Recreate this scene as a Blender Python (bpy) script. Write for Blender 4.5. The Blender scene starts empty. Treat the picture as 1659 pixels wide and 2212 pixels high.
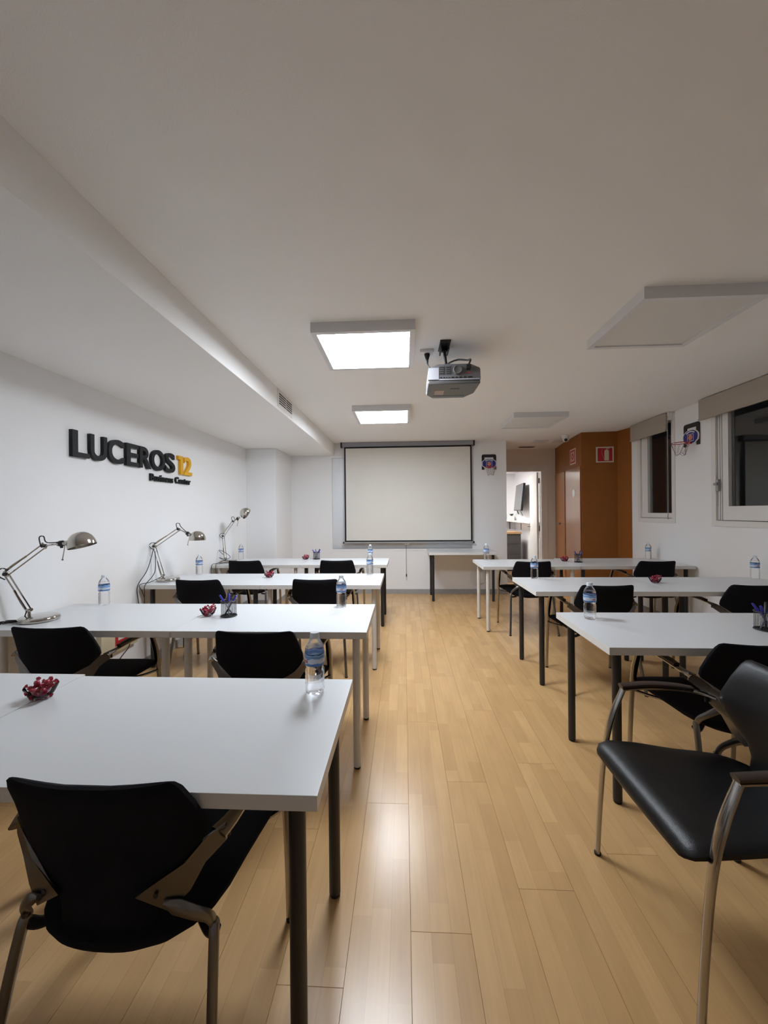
import bpy, bmesh, math, random
from mathutils import Vector, Matrix
random.seed(7)
C = bpy.context.scene.collection
SC = bpy.context.scene
PI = math.pi
# ------------------------------------------------------------------ camera, world, exposure
cam_d = bpy.data.cameras.new('camera'); cam = bpy.data.objects.new('camera', cam_d); C.objects.link(cam)
cam_d.sensor_fit = 'HORIZONTAL'; cam_d.sensor_width = 36.0; cam_d.lens = 840.0 / 1659.0 * 36.0
cam_d.clip_start = 0.03; cam_d.clip_end = 60
YAW = math.atan(42.5 / 840.0); ROLL = 0.0095
cam.matrix_world = (Matrix.Translation((0, 0, 1.36)) @ Matrix.Rotation(YAW, 4, 'Z')
                    @ Matrix.Rotation(PI / 2, 4, 'X') @ Matrix.Rotation(-ROLL, 4, 'Z'))
SC.camera = cam
W = bpy.data.worlds.new('night'); SC.world = W; W.use_nodes = True
W.node_tree.nodes['Background'].inputs[0].default_value = (0.012, 0.012, 0.014, 1)
W.node_tree.nodes['Background'].inputs[1].default_value = 0.6
SC.view_settings.view_transform = 'Standard'; SC.view_settings.look = 'None'
SC.view_settings.gamma = 1.0; SC.view_settings.exposure = 1.72; SC.view_settings.use_curve_mapping = False
SC.cycles.max_bounces = 12; SC.cycles.diffuse_bounces = 6; SC.cycles.transmission_bounces = 10
SC.cycles.transparent_max_bounces = 16; SC.cycles.sample_clamp_indirect = 6.0
PANEL_E = 13.0            # ceiling panels that are switched on
PANEL_COL = (0.89, 0.965, 1.06)
FAR_E = 14.0               # lamp of the room beyond the door

# ------------------------------------------------------------------ materials
def mat(name, col, rough=0.5, metal=0.0, spec=0.5, emit=None, es=0.0, noise=None, bump=None, coat=0.0):
    m = bpy.data.materials.new(name); m.use_nodes = True
    nt = m.node_tree; b = nt.nodes['Principled BSDF']
    b.inputs['Base Color'].default_value = (*col, 1); b.inputs['Roughness'].default_value = rough
    b.inputs['Metallic'].default_value = metal; b.inputs['Specular IOR Level'].default_value = spec
    b.inputs['Coat Weight'].default_value = coat
    if emit:
        b.inputs['Emission Color'].default_value = (*emit, 1); b.inputs['Emission Strength'].default_value = es
    if noise or bump:
        tc = nt.nodes.new('ShaderNodeTexCoord')
    if noise:                                   # (scale, amount)
        n = nt.nodes.new('ShaderNodeTexNoise'); n.inputs['Scale'].default_value = noise[0]; n.inputs['Detail'].default_value = 4
        nt.links.new(tc.outputs['Object'], n.inputs['Vector'])
        r = nt.nodes.new('ShaderNodeMapRange'); r.inputs['To Min'].default_value = 1 - noise[1]; r.inputs['To Max'].default_value = 1 + noise[1]
        nt.links.new(n.outputs['Fac'], r.inputs['Value'])
        v = nt.nodes.new('ShaderNodeVectorMath'); v.operation = 'SCALE'; v.inputs[0].default_value = col
        nt.links.new(r.outputs['Result'], v.inputs['Scale']); nt.links.new(v.outputs['Vector'], b.inputs['Base Color'])
    if bump:                                    # (scale, strength)
        n2 = nt.nodes.new('ShaderNodeTexNoise'); n2.inputs['Scale'].default_value = bump[0]; n2.inputs['Detail'].default_value = 3
        nt.links.new(tc.outputs['Object'], n2.inputs['Vector'])
        bp = nt.nodes.new('ShaderNodeBump'); bp.inputs['Strength'].default_value = bump[1]; bp.inputs['Distance'].default_value = 0.002
        nt.links.new(n2.outputs['Fac'], bp.inputs['Height']); nt.links.new(bp.outputs['Normal'], b.inputs['Normal'])
    return m

def glass(name, col, ior, clear, rough=0.0):    # glass mixed with a clear, unbent share
    m = bpy.data.materials.new(name); m.use_nodes = True; nt = m.node_tree; nt.nodes.clear()
    o = nt.nodes.new('ShaderNodeOutputMaterial'); g = nt.nodes.new('ShaderNodeBsdfGlass'); t = nt.nodes.new('ShaderNodeBsdfTransparent')
    x = nt.nodes.new('ShaderNodeMixShader'); x.inputs[0].default_value = clear
    g.inputs['Color'].default_value = (*col, 1); g.inputs['IOR'].default_value = ior; g.inputs['Roughness'].default_value = rough
    t.inputs['Color'].default_value = (*col, 1)
    nt.links.new(g.outputs[0], x.inputs[1]); nt.links.new(t.outputs[0], x.inputs[2]); nt.links.new(x.outputs[0], o.inputs[0])
    return m

def film(name, col, refl):                      # thin clear sheet: transparent with a mirror share by angle
    m = bpy.data.materials.new(name); m.use_nodes = True; nt = m.node_tree; nt.nodes.clear()
    o = nt.nodes.new('ShaderNodeOutputMaterial'); g = nt.nodes.new('ShaderNodeBsdfGlossy'); t = nt.nodes.new('ShaderNodeBsdfTransparent')
    x = nt.nodes.new('ShaderNodeMixShader'); lw = nt.nodes.new('ShaderNodeLayerWeight'); lw.inputs['Blend'].default_value = refl
    g.inputs['Roughness'].default_value = 0.02; t.inputs['Color'].default_value = (*col, 1)
    nt.links.new(lw.outputs['Fresnel'], x.inputs[0])
    nt.links.new(t.outputs[0], x.inputs[1]); nt.links.new(g.outputs[0], x.inputs[2]); nt.links.new(x.outputs[0], o.inputs[0])
    return m

def plank_mat():
    m = bpy.data.materials.new('maple_plank'); m.use_nodes = True; nt = m.node_tree; N = nt.nodes; L = nt.links
    b = N['Principled BSDF']; b.inputs['Roughness'].default_value = 0.3; b.inputs['Specular IOR Level'].default_value = 0.5
    tc = N.new('ShaderNodeTexCoord'); oi = N.new('ShaderNodeObjectInfo'); sep = N.new('ShaderNodeSeparateXYZ')
    L.new(tc.outputs['Object'], sep.inputs[0])
    def math_(op, a, c=None):
        n = N.new('ShaderNodeMath'); n.operation = op
        for i, v in enumerate((a, c)):
            if v is None: continue
            if isinstance(v, (int, float)): n.inputs[i].default_value = v
            else: L.new(v, n.inputs[i])
        return n.outputs[0]
    strip = math_('FLOOR', math_('DIVIDE', sep.outputs['X'], 0.065))
    rnd = math_('MULTIPLY', oi.outputs['Random'], 57.0)
    w1 = N.new('ShaderNodeTexWhiteNoise'); w1.noise_dimensions = '2D'
    c1 = N.new('ShaderNodeCombineXYZ'); L.new(strip, c1.inputs[0]); L.new(rnd, c1.inputs[1]); L.new(c1.outputs[0], w1.inputs['Vector'])
    cell = math_('FLOOR', math_('ADD', math_('DIVIDE', sep.outputs['Y'], 0.45), w1.outputs['Value']))
    c2 = N.new('ShaderNodeCombineXYZ'); L.new(strip, c2.inputs[0]); L.new(cell, c2.inputs[1]); L.new(rnd, c2.inputs[2])
    w2 = N.new('ShaderNodeTexWhiteNoise'); w2.noise_dimensions = '3D'; L.new(c2.outputs[0], w2.inputs['Vector'])
    ramp = N.new('ShaderNodeValToRGB'); e = ramp.color_ramp.elements
    e[0].position = 0.0; e[0].color = (0.55, 0.33, 0.142, 1); e[1].position = 1.0; e[1].color = (0.635, 0.395, 0.177, 1)
    L.new(w2.outputs['Value'], ramp.inputs[0])
    # grain along the plank
    mp = N.new('ShaderNodeMapping'); mp.inputs['Scale'].default_value = (90, 3.0, 1)
    add = N.new('ShaderNodeVectorMath'); add.operation = 'ADD'
    c3 = N.new('ShaderNodeCombineXYZ'); L.new(rnd, c3.inputs[0]); L.new(rnd, c3.inputs[1])
    L.new(tc.outputs['Object'], add.inputs[0]); L.new(c3.outputs[0], add.inputs[1]); L.new(add.outputs[0], mp.inputs['Vector'])
    gn = N.new('ShaderNodeTexNoise'); gn.inputs['Scale'].default_value = 1.0; gn.inputs['Detail'].default_value = 5
    L.new(mp.outputs[0], gn.inputs['Vector'])
    mp2 = N.new('ShaderNodeMapping'); mp2.inputs['Scale'].default_value = (16, 4, 1); L.new(add.outputs[0], mp2.inputs['Vector'])
    g2 = N.new('ShaderNodeTexNoise'); g2.inputs['Scale'].default_value = 1.0; g2.inputs['Detail'].default_value = 3; L.new(mp2.outputs[0], g2.inputs['Vector'])
    mr = N.new('ShaderNodeMapRange'); mr.inputs['To Min'].default_value = 0.90; mr.inputs['To Max'].default_value = 1.07; L.new(gn.outputs['Fac'], mr.inputs['Value'])
    mr2 = N.new('ShaderNodeMapRange'); mr2.inputs['To Min'].default_value = 0.86; mr2.inputs['To Max'].default_value = 1.12; L.new(g2.outputs['Fac'], mr2.inputs['Value'])
    # thin printed line between the three strips of a plank
    fr = math_('FRACT', math_('DIVIDE', sep.outputs['X'], 0.065))
    ln = math_('SUBTRACT', 1.0, math_('MULTIPLY', math_('LESS_THAN', fr, 0.025), 0.14))
    k = math_('MULTIPLY', math_('MULTIPLY', mr.outputs[0], mr2.outputs[0]), ln)
    sc = N.new('ShaderNodeVectorMath'); sc.operation = 'SCALE'; L.new(ramp.outputs['Color'], sc.inputs[0]); L.new(k, sc.inputs['Scale'])
    L.new(sc.outputs[0], b.inputs['Base Color'])
    rr = N.new('ShaderNodeMapRange'); rr.inputs['To Min'].default_value = 0.25; rr.inputs['To Max'].default_value = 0.28
    L.new(gn.outputs['Fac'], rr.inputs['Value']); L.new(rr.outputs[0], b.inputs['Roughness'])
    bp = N.new('ShaderNodeBump'); bp.inputs['Strength'].default_value = 0.015; bp.inputs['Distance'].default_value = 0.001
    L.new(gn.outputs['Fac'], bp.inputs['Height']); L.new(bp.outputs[0], b.inputs['Normal'])
    return m

M = dict(
    wall=mat('white_plaster', (0.88, 0.88, 0.88), 0.85, bump=(160, 0.35), spec=0.2),
    ceil=mat('ceiling_paint', (0.895, 0.89, 0.875), 0.9, bump=(220, 0.35), spec=0.1),
    warmwall=mat('cream_plaster', (0.83, 0.75, 0.66), 0.85, bump=(160, 0.3), spec=0.2),
    trimw=mat('white_lacquer', (0.80, 0.78, 0.75), 0.35),
    baseb=mat('grey_baseboard', (0.36, 0.36, 0.36), 0.4, noise=(8, .08)),
    plank=plank_mat(),
    sub=mat('underlay', (0.12, 0.07, 0.035), 0.9, noise=(20, .1)),
    brown=mat('brown_veneer', (0.28, 0.098, 0.020), 0.5, noise=(9, .12), spec=0.25),
    browng=mat('brown_door_lacquer', (0.33, 0.125, 0.03), 0.26, noise=(6, .08)),
    top=mat('white_melamine', (0.66, 0.675, 0.685), 0.3, noise=(700, .025), spec=0.45),
    edge=mat('melamine_edge', (0.74, 0.73, 0.71), 0.4),
    legb=mat('black_steel', (0.022, 0.022, 0.024), 0.42),
    legw=mat('white_steel', (0.70, 0.68, 0.64), 0.38),
    rubber=mat('black_rubber', (0.012, 0.012, 0.012), 0.6),
    fabric=mat('black_fabric', (0.010, 0.010, 0.013), 0.95, spec=0.15, bump=(900, .6)),
    leather=mat('black_leather', (0.005, 0.005, 0.0055), 0.34, spec=0.34, bump=(420, .25)),
    chrome=mat('chrome', (0.40, 0.385, 0.365), 0.17, metal=1.0),
    chromedark=mat('chrome_dark_reflection', (0.20, 0.19, 0.18), 0.30, metal=1.0),  # rear frame chrome, darkened in colour for the dim room it reflects
    pad=mat('dark_armrest_wood', (0.035, 0.022, 0.018), 0.35),
    nickel=mat('polished_nickel', (0.52, 0.49, 0.45), 0.08, metal=1.0),
    black=mat('black_plastic', (0.014, 0.014, 0.015), 0.4),
    cord=mat('black_cord', (0.016, 0.015, 0.015), 0.5),
    frame=mat('panel_frame', (0.72, 0.72, 0.74), 0.45),
    diffoff=mat('panel_diffuser_off', (0.72, 0.71, 0.68), 0.6),
    diffon=mat('panel_diffuser_on', (0.9, 0.9, 0.9), 0.6, emit=PANEL_COL, es=PANEL_E),
    faron=mat('far_lamp', (0.9, 0.9, 0.9), 0.6, emit=(1, 0.98, 0.95), es=FAR_E),
    screen=mat('screen_cloth', (0.77, 0.75, 0.69), 0.9, noise=(3, .03), spec=0.1),
    screenb=mat('screen_black_border', (0.012, 0.012, 0.013), 0.8),
    casing=mat('screen_casing', (0.30, 0.30, 0.34), 0.4),
    steel=mat('brushed_panel', (0.90, 0.93, 0.97), 0.42, metal=0.6),
    projg=mat('projector_grey', (0.17, 0.17, 0.18), 0.38),
    projd=mat('projector_dark', (0.12, 0.115, 0.11), 0.4),
    projglare=mat('projector_silver_glare', (0.46, 0.46, 0.49), 0.35),  # silver tone standing in for the reflection of the nearest lit panel
    white=mat('white_plastic', (0.78, 0.77, 0.74), 0.4),
    signk=mat('sign_black', (0.007, 0.008, 0.009), 0.5, spec=0.3),
    signy=mat('sign_yellow', (0.80, 0.42, 0.008), 0.45),
    red=mat('sign_red', (0.42, 0.012, 0.02), 0.45),
    cream=mat('sign_cream', (0.62, 0.56, 0.36), 0.5),
    pale=mat('sign_border', (0.66, 0.60, 0.50), 0.5),
    pink=mat('sign_pink', (0.62, 0.36, 0.30), 0.5),
    blue=mat('hoop_blue', (0.02, 0.025, 0.22), 0.4),
    orange=mat('hoop_ball', (0.75, 0.25, 0.15), 0.5),
    net=mat('net_cord', (0.55, 0.42, 0.40), 0.7),
    netk=mat('net_cord_dark', (0.12, 0.12, 0.13), 0.7),
    hoopred=mat('hoop_red', (0.40, 0.015, 0.03), 0.4),
    blind=mat('beige_blind', (0.43, 0.38, 0.32), 0.8, noise=(120, .05)),
    pane=glass('window_glass', (0.9, 0.92, 0.93), 1.5, 0.0),
    water=glass('bottled_water', (0.985, 0.99, 1.0), 1.33, 0.38),
    pet=film('clear_plastic', (0.96, 0.97, 0.98), 0.2),
    capw=mat('bottle_cap', (0.66, 0.72, 0.76), 0.35),
    bowl=film('clear_bowl_glass', (0.97, 0.97, 0.98), 0.18),
    candy=mat('red_wrapper', (0.36, 0.018, 0.05), 0.25, spec=0.7, noise=(90, .35)),
    mesh=mat('black_wire', (0.012, 0.012, 0.013), 0.45),
    penb=mat('blue_pen_cap', (0.03, 0.03, 0.42), 0.3),
    penc=mat('clear_pen_barrel', (0.32, 0.34, 0.42), 0.25),
    penk=mat('black_pen', (0.02, 0.02, 0.022), 0.35),
    farwall=mat('far_room_plaster', (0.80, 0.80, 0.82), 0.85, noise=(2, .02)),
    tv=mat('tv_screen', (0.055, 0.06, 0.065), 0.18),
    cab=mat('grey_drawers', (0.065, 0.06, 0.058), 0.45),
    oak=mat('oak_board', (0.55, 0.33, 0.16), 0.45, noise=(14, .12)),
    leaf=mat('plant_leaf', (0.02, 0.06, 0.02), 0.5, noise=(40, .3)),
    hinge=mat('grey_hinge', (0.25, 0.24, 0.26), 0.35, metal=0.8),
    paper=mat('paper', (0.80, 0.80, 0.78), 0.8),
    greyp=mat('grey_plastic', (0.33, 0.33, 0.33), 0.5),
    sticker=mat('worn_sticker', (0.45, 0.36, 0.30), 0.6, noise=(150, .4)),
    dark=mat('vent_dark', (0.02, 0.02, 0.02), 0.8),
    lens=mat('dark_lens', (0.01, 0.01, 0.012), 0.08),
)
def label_mat():                                # flat print on the bottle label: blue bands, white middle, blue peaks
    m = bpy.data.materials.new('bottle_label_print'); m.use_nodes = True; nt = m.node_tree; N = nt.nodes; L = nt.links
    b = N['Principled BSDF']; b.inputs['Roughness'].default_value = 0.35
    tc = N.new('ShaderNodeTexCoord'); sep = N.new('ShaderNodeSeparateXYZ'); L.new(tc.outputs['Object'], sep.inputs[0])
    nz = N.new('ShaderNodeTexNoise'); nz.inputs['Scale'].default_value = 38; L.new(tc.outputs['Object'], nz.inputs['Vector'])
    a = N.new('ShaderNodeMath'); a.operation = 'MULTIPLY_ADD'; a.inputs[1].default_value = 0.020; L.new(nz.outputs['Fac'], a.inputs[0]); L.new(sep.outputs['Z'], a.inputs[2])
    mr = N.new('ShaderNodeMapRange'); mr.inputs['From Min'].default_value = 0.104; mr.inputs['From Max'].default_value = 0.158; L.new(a.outputs[0], mr.inputs['Value'])
    r = N.new('ShaderNodeValToRGB'); r.color_ramp.interpolation = 'CONSTANT'; e = r.color_ramp.elements
    e[0].position = 0; e[0].color = (0.04, 0.16, 0.42, 1); e[1].position = 0.26; e[1].color = (0.62, 0.68, 0.78, 1)
    for p, c in ((0.55, (0.16, 0.32, 0.60, 1)), (0.72, (0.35, 0.50, 0.72, 1)), (0.80, (0.03, 0.10, 0.30, 1))):
        n = e.new(p); n.color = c
    L.new(mr.outputs[0], r.inputs[0]); L.new(r.outputs[0], b.inputs['Base Color'])
    return m
M['label'] = label_mat()

# ------------------------------------------------------------------ mesh helpers
def bm_new(): return bmesh.new()
def box(bm, x0, x1, y0, y1, z0, z1, bev=0.0, mi=0):
    r = bmesh.ops.create_cube(bm, size=1.0)['verts']
    for v in r:
        v.co = Vector((x0 + (v.co.x + .5) * (x1 - x0), y0 + (v.co.y + .5) * (y1 - y0), z0 + (v.co.z + .5) * (z1 - z0)))
    fs = set(f for v in r for f in v.link_faces)
    for f in fs: f.material_index = mi
    if bev > 0:
        es = list(set(e for v in r for e in v.link_edges))
        bmesh.ops.bevel(bm, geom=es, offset=bev, segments=2, affect='EDGES', profile=0.7)
    return bm
def lathe(bm, prof, segs=24, wave=None, mi=0):
    rings = []
    for i, (r, z) in enumerate(prof):
        if r < 1e-6: rings.append([bm.verts.new((0, 0, z))]); continue
        ring = []
        for k in range(segs):
            a = 2 * PI * k / segs
            dz, dr = wave(a, r, z) if wave else (0, 0)
            ring.append(bm.verts.new(((r + dr) * math.cos(a), (r + dr) * math.sin(a), z + dz)))
        rings.append(ring)
    for A, B in zip(rings, rings[1:]):
        if len(A) == 1 and len(B) == 1: continue
        for k in range(segs):
            k2 = (k + 1) % segs
            if len(A) == 1: f = bm.faces.new((A[0], B[k2], B[k]))
            elif len(B) == 1: f = bm.faces.new((A[k], A[k2], B[0]))
            else: f = bm.faces.new((A[k], A[k2], B[k2], B[k]))
            f.material_index = mi
    return bm
def spline(pts, n=5):
    P = [Vector(p) for p in pts]
    if len(P) < 3: return P
    out = []
    for i in range(len(P) - 1):
        p0 = P[i - 1] if i else P[0] * 2 - P[1]; p1 = P[i]; p2 = P[i + 1]; p3 = P[i + 2] if i + 2 < len(P) else P[-1] * 2 - P[-2]
        for k in range(n):
            t = k / n
            out.append(0.5 * ((2 * p1) + (p2 - p0) * t + (2 * p0 - 5 * p1 + 4 * p2 - p3) * t * t + (3 * p1 - p0 - 3 * p2 + p3) * t ** 3))
    out.append(P[-1]); return out
def sweep(bm, pts, ra, rb=None, side=(1, 0, 0), segs=8, n=5, pw=1.0, smooth=True, ta=None):
    """tube along pts; ra = half size along 'side', rb = half size across it; ta = optional list of ra scale at pts"""
    P = spline(pts, n) if smooth else [Vector(p) for p in pts]
    m = len(P); rb = ra if rb is None else rb; side = Vector(side); prev = None; rings = []
    for i, p in enumerate(P):
        t = (P[min(i + 1, m - 1)] - P[max(i - 1, 0)]).normalized()
        s = side - t * side.dot(t)
        if s.length < 1e-4: s = t.orthogonal()
        s.normalize(); u = t.cross(s)
        k = 1.0
        if ta:
            f = i / (m - 1) * (len(ta) - 1); a = min(int(f), len(ta) - 2); k = ta[a] + (ta[a + 1] - ta[a]) * (f - a)
        ring = []
        for j in range(segs):
            th = 2 * PI * (j + .5) / segs; c, q = math.cos(th), math.sin(th)
            c = math.copysign(abs(c) ** pw, c); q = math.copysign(abs(q) ** pw, q)
            ring.append(bm.verts.new(p + s * (c * ra * k) + u * (q * rb)))
        rings.append(ring)
    for A, B in zip(rings, rings[1:]):
        for j in range(segs):
            j2 = (j + 1) % segs; bm.faces.new((A[j], A[j2], B[j2], B[j]))
    bm.faces.new(rings[0][::-1]); bm.faces.new(rings[-1])
    return bm
def loft(bm, st, segs=28, pw=0.75):
    """st: (y, z, ny, nz, halfwidth, halfthick, curl) sections across X"""
    rings = []
    for (y, z, ny, nz, w, t, cu) in st:
        nrm = Vector((0, ny, nz)).normalized(); ring = []
        for j in range(segs):
            th = 2 * PI * (j + .5) / segs; c, q = math.cos(th), math.sin(th)
            c = math.copysign(abs(c) ** pw, c); q = math.copysign(abs(q) ** pw, q)
            ring.append(bm.verts.new(Vector((c * w, y, z)) + nrm * (q * t + cu * c * c)))
        rings.append(ring)
    for A, B in zip(rings, rings[1:]):
        for j in range(segs):
            j2 = (j + 1) % segs; bm.faces.new((A[j], A[j2], B[j2], B[j]))
    bm.faces.new(rings[0][::-1]); bm.faces.new(rings[-1])
    return bm
def prism(bm, poly, h0, h1, mtx=None, bev=0.0):
    """polygon in (a,b), extruded along c from h0 to h1, moved by mtx"""
    A = [bm.verts.new((x, y, h0)) for x, y in poly]; B = [bm.verts.new((x, y, h1)) for x, y in poly]; n = len(poly)
    fs = [bm.faces.new(A[::-1]), bm.faces.new(B)]
    for i in range(n): fs.append(bm.faces.new((A[i], A[(i + 1) % n], B[(i + 1) % n], B[i])))
    if mtx is not None:
        for v in A + B: v.co = mtx @ v.co
    if bev > 0: bmesh.ops.bevel(bm, geom=list(set(e for f in fs for e in f.edges)), offset=bev, segments=1, affect='EDGES')
    return bm
def obj(name, bm, m, parent=None, loc=None, rot=None, smooth=True, label=None, kind=None):
    bmesh.ops.recalc_face_normals(bm, faces=bm.faces[:])
    me = bpy.data.meshes.new(name); bm.to_mesh(me); bm.free()
    for mm in (m if isinstance(m, (list, tuple)) else [m]): me.materials.append(mm)
    if smooth:
        me.polygons.foreach_set('use_smooth', [True] * len(me.polygons))
        if hasattr(me, 'set_sharp_from_angle'): me.set_sharp_from_angle(angle=math.radians(38))
    o = bpy.data.objects.new(name, me); C.objects.link(o)
    if parent: o.parent = parent
    if loc: o.location = loc
    if rot: o.rotation_euler = rot
    if label: o['label'] = label
    if kind: o['kind'] = kind
    return o
def tag(o, label, cat, group=None, kind=None):
    o['label'] = label; o['category'] = cat
    if group: o['group'] = group
    if kind: o['kind'] = kind
    return o
def thing(name, label, cat, loc=(0, 0, 0), rz=0.0, group=None):
    o = bpy.data.objects.new(name, None); C.objects.link(o); o.empty_display_size = 0.05
    o.location = loc; o.rotation_euler = (0, 0, rz)
    return tag(o, label, cat, group)
def dup(root, loc, rz=None, label=None, group=None):
    def cp(o, par):
        c = o.copy(); C.objects.link(c)
        if par: c.parent = par
        for ch in o.children: cp(ch, c)
        return c
    r = cp(root, None); r.location = loc
    if rz is not None: r.rotation_euler = (0, 0, rz)
    if label: r['label'] = label
    if group: r['group'] = group
    return r
def struct(name, bm, m, parent=None, smooth=False):
    o = obj(name, bm, m, parent, smooth=smooth)
    if parent is None: o['kind'] = 'structure'
    return o
def S(name, m, *b, parent=None, bev=0.0):
    bm = bm_new()
    for q in b: box(bm, *q, bev=bev)
    return struct(name, bm, m, parent)
def holes(bm, axis, c0, c1, a0, a1, z0, z1, hs):
    """wall slab on axis 'x' or 'y' between c0..c1 spanning a0..a1, z0..z1 with rectangular holes (a0,a1,z0,z1)"""
    As = sorted({a0, a1, *[h[0] for h in hs], *[h[1] for h in hs]}); Zs = sorted({z0, z1, *[h[2] for h in hs], *[h[3] for h in hs]})
    for p, q in zip(As, As[1:]):
        for r, s in zip(Zs, Zs[1:]):
            ma, mz = (p + q) / 2, (r + s) / 2
            if any(h[0] < ma < h[1] and h[2] < mz < h[3] for h in hs): continue
            if axis == 'x': box(bm, c0, c1, p, q, r, s)
            else: box(bm, p, q, c0, c1, r, s)
    bmesh.ops.remove_doubles(bm, verts=bm.verts[:], dist=1e-5)
    return bm
def textmesh(s, size, extr, off, spacing=1.0):
    cu = bpy.data.curves.new('t', 'FONT'); cu.body = s; cu.size = size; cu.extrude = extr; cu.offset = off; cu.resolution_u = 6
    cu.space_character = spacing
    o = bpy.data.objects.new('t', cu); C.objects.link(o); bpy.context.view_layer.update()
    me = bpy.data.meshes.new_from_object(o.evaluated_get(bpy.context.evaluated_depsgraph_get()))
    bpy.data.objects.remove(o); bpy.data.curves.remove(cu)
    bm = bm_new(); bm.from_mesh(me); bpy.data.meshes.remove(me)
    return bm
def fit(bm, w, h, d):
    """move the mesh into 0..w, 0..h, 0..d"""
    lo = Vector([min(v.co[i] for v in bm.verts) for i in range(3)]); hi = Vector([max(v.co[i] for v in bm.verts) for i in range(3)])
    for v in bm.verts:
        v.co = Vector([(v.co[i] - lo[i]) / max(hi[i] - lo[i], 1e-6) * (w, h, d)[i] for i in range(3)])
    return bm
def basis(origin, right, up):
    r = Vector(right).normalized(); u = Vector(up).normalized(); n = r.cross(u)
    return Matrix((( r.x, u.x, n.x, origin[0]), (r.y, u.y, n.y, origin[1]), (r.z, u.z, n.z, origin[2]), (0, 0, 0, 1)))

# ------------------------------------------------------------------ room shell
LX, RX, CZ, BY, Y0 = -2.33, 3.20, 2.515, 6.48, -1.9
SOF, BEX = 2.315, -1.15
floor = S('floor', M['sub'], (LX - .1, RX + .15, Y0, 10.1, -0.06, -0.010))
n = 0
PW, PL = 0.195, 1.26
ms = {}
cols = int((RX - LX) / PW) + 1
for i in range(cols):
    x0 = LX + i * PW; w = min(PW, RX - x0)
    off = (i * 0.437 % 1.0) * PL
    y = -0.95 - off
    while y < 7.46:
        a, b_ = max(y, -0.95), min(y + PL, 7.46)
        if b_ - a > 0.02:
            key = (round(w, 3), round(a - y, 3), round(b_ - y, 3))
            if key not in ms:
                bm = bm_new(); box(bm, 0.0003, w - 0.0003, a - y + .0003, b_ - y - .0003, -0.009, 0.0)
                bmesh.ops.bevel(bm, geom=[e for e in bm.edges if all(v.co.z > -.001 for v in e.verts)], offset=0.0006, segments=1, affect='EDGES')
                o = obj('plank', bm, M['plank'], floor, (x0, y, 0), smooth=False); ms[key] = o.data
            else:
                o = bpy.data.objects.new('plank', ms[key]); C.objects.link(o); o.parent = floor; o.location = (x0, y, 0)
            n += 1
        y += PL
print('planks', n)
S('ceiling', M['ceil'], (LX - .1, RX + .12, Y0, 7.45, CZ, CZ + .08))
S('trim_1', M['ceil'], (LX, BEX, Y0, BY, SOF, CZ), bev=0.004)['label'] = 'dropped ceiling duct along the left wall'
S('wall_left', M['wall'], (LX - .1, LX, Y0, BY + .12, -0.05, CZ))
S('wall_left_pillar', M['wall'], (LX, -1.885, 5.66, BY, 0, SOF), bev=.01)
S('wall_rear', M['wall'], (LX - .1, RX + .12, Y0 - .1, Y0, -0.05, CZ))
bm = bm_new(); holes(bm, 'y', BY, BY + .12, LX, 1.69, -0.05, CZ, [(-1.20, 1.13, 0.745, 2.275)]); struct('wall_back', bm, M['wall'])
W1 = (4.745, 5.47, 1.195, 2.50); W2 = (2.75, 4.20, 1.185, 2.50)
bm = bm_new(); holes(bm, 'x', RX, RX + .12, Y0, 7.45, -0.05, CZ, [W1, W2]); struct('wall_right', bm, M['wall'])
# brown panelled block in the far right corner
bm = bm_new()
prism(bm, [(2.645, 5.92), (3.14, 5.88), (3.198, 5.62), (3.198, 7.44), (2.845, 7.44), (2.715, 6.65)], 0.0, CZ - .001)
struct('wall_brown_block', bm, M['brown'])
for nm, p, q in (('door_2', (2.648, 5.95), (2.712, 6.63)), ('door_3', (2.725, 6.70), (2.838, 7.40))):
    d = Vector((q[0] - p[0], q[1] - p[1], 0)); L_ = d.length
    mtx = basis((p[0], p[1], 0), d, (0, 0, 1))
    bm = bm_new(); prism(bm, [(0, 0.01), (L_, 0.01), (L_, 2.02), (0, 2.02)], 0, -0.014, mtx, 0.003)
    for v in bm.verts: pass
    dr = struct(nm, bm, M['browng'])
    nrm = -d.normalized().cross(Vector((0, 0, 1)))
    bm = bm_new(); lathe(bm, [(0, 0), (.016, 0), (.016, .012), (.022, .02), (.018, .034), (0, .036)], 16)
    o = obj('door_knob', bm, M['hinge'], dr)
    c = Vector((p[0], p[1], 0)) + d * (0.45 if nm == 'door_3' else 0.86) + Vector((0, 0, 1.13)) + nrm * 0.013
    o.matrix_world = Matrix.Translation(c) @ nrm.to_track_quat('Z', 'Y').to_matrix().to_4x4()
    if nm == 'door_2':
        bpy.data.objects.remove(o)
        bm = bm_new(); lathe(bm, [(0, 0), (.062, 0), (.062, .004), (0, .005)], 28)
        o = obj('round_plate', bm, M['white'], dr, label='round white plate on the brown door')
        c = Vector((p[0], p[1], 0)) + d * 0.40 + Vector((0, 0, 1.625)) + nrm * 0.0135
        o.matrix_world = Matrix.Translation(c) @ nrm.to_track_quat('Z', 'Y').to_matrix().to_4x4()
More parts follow.
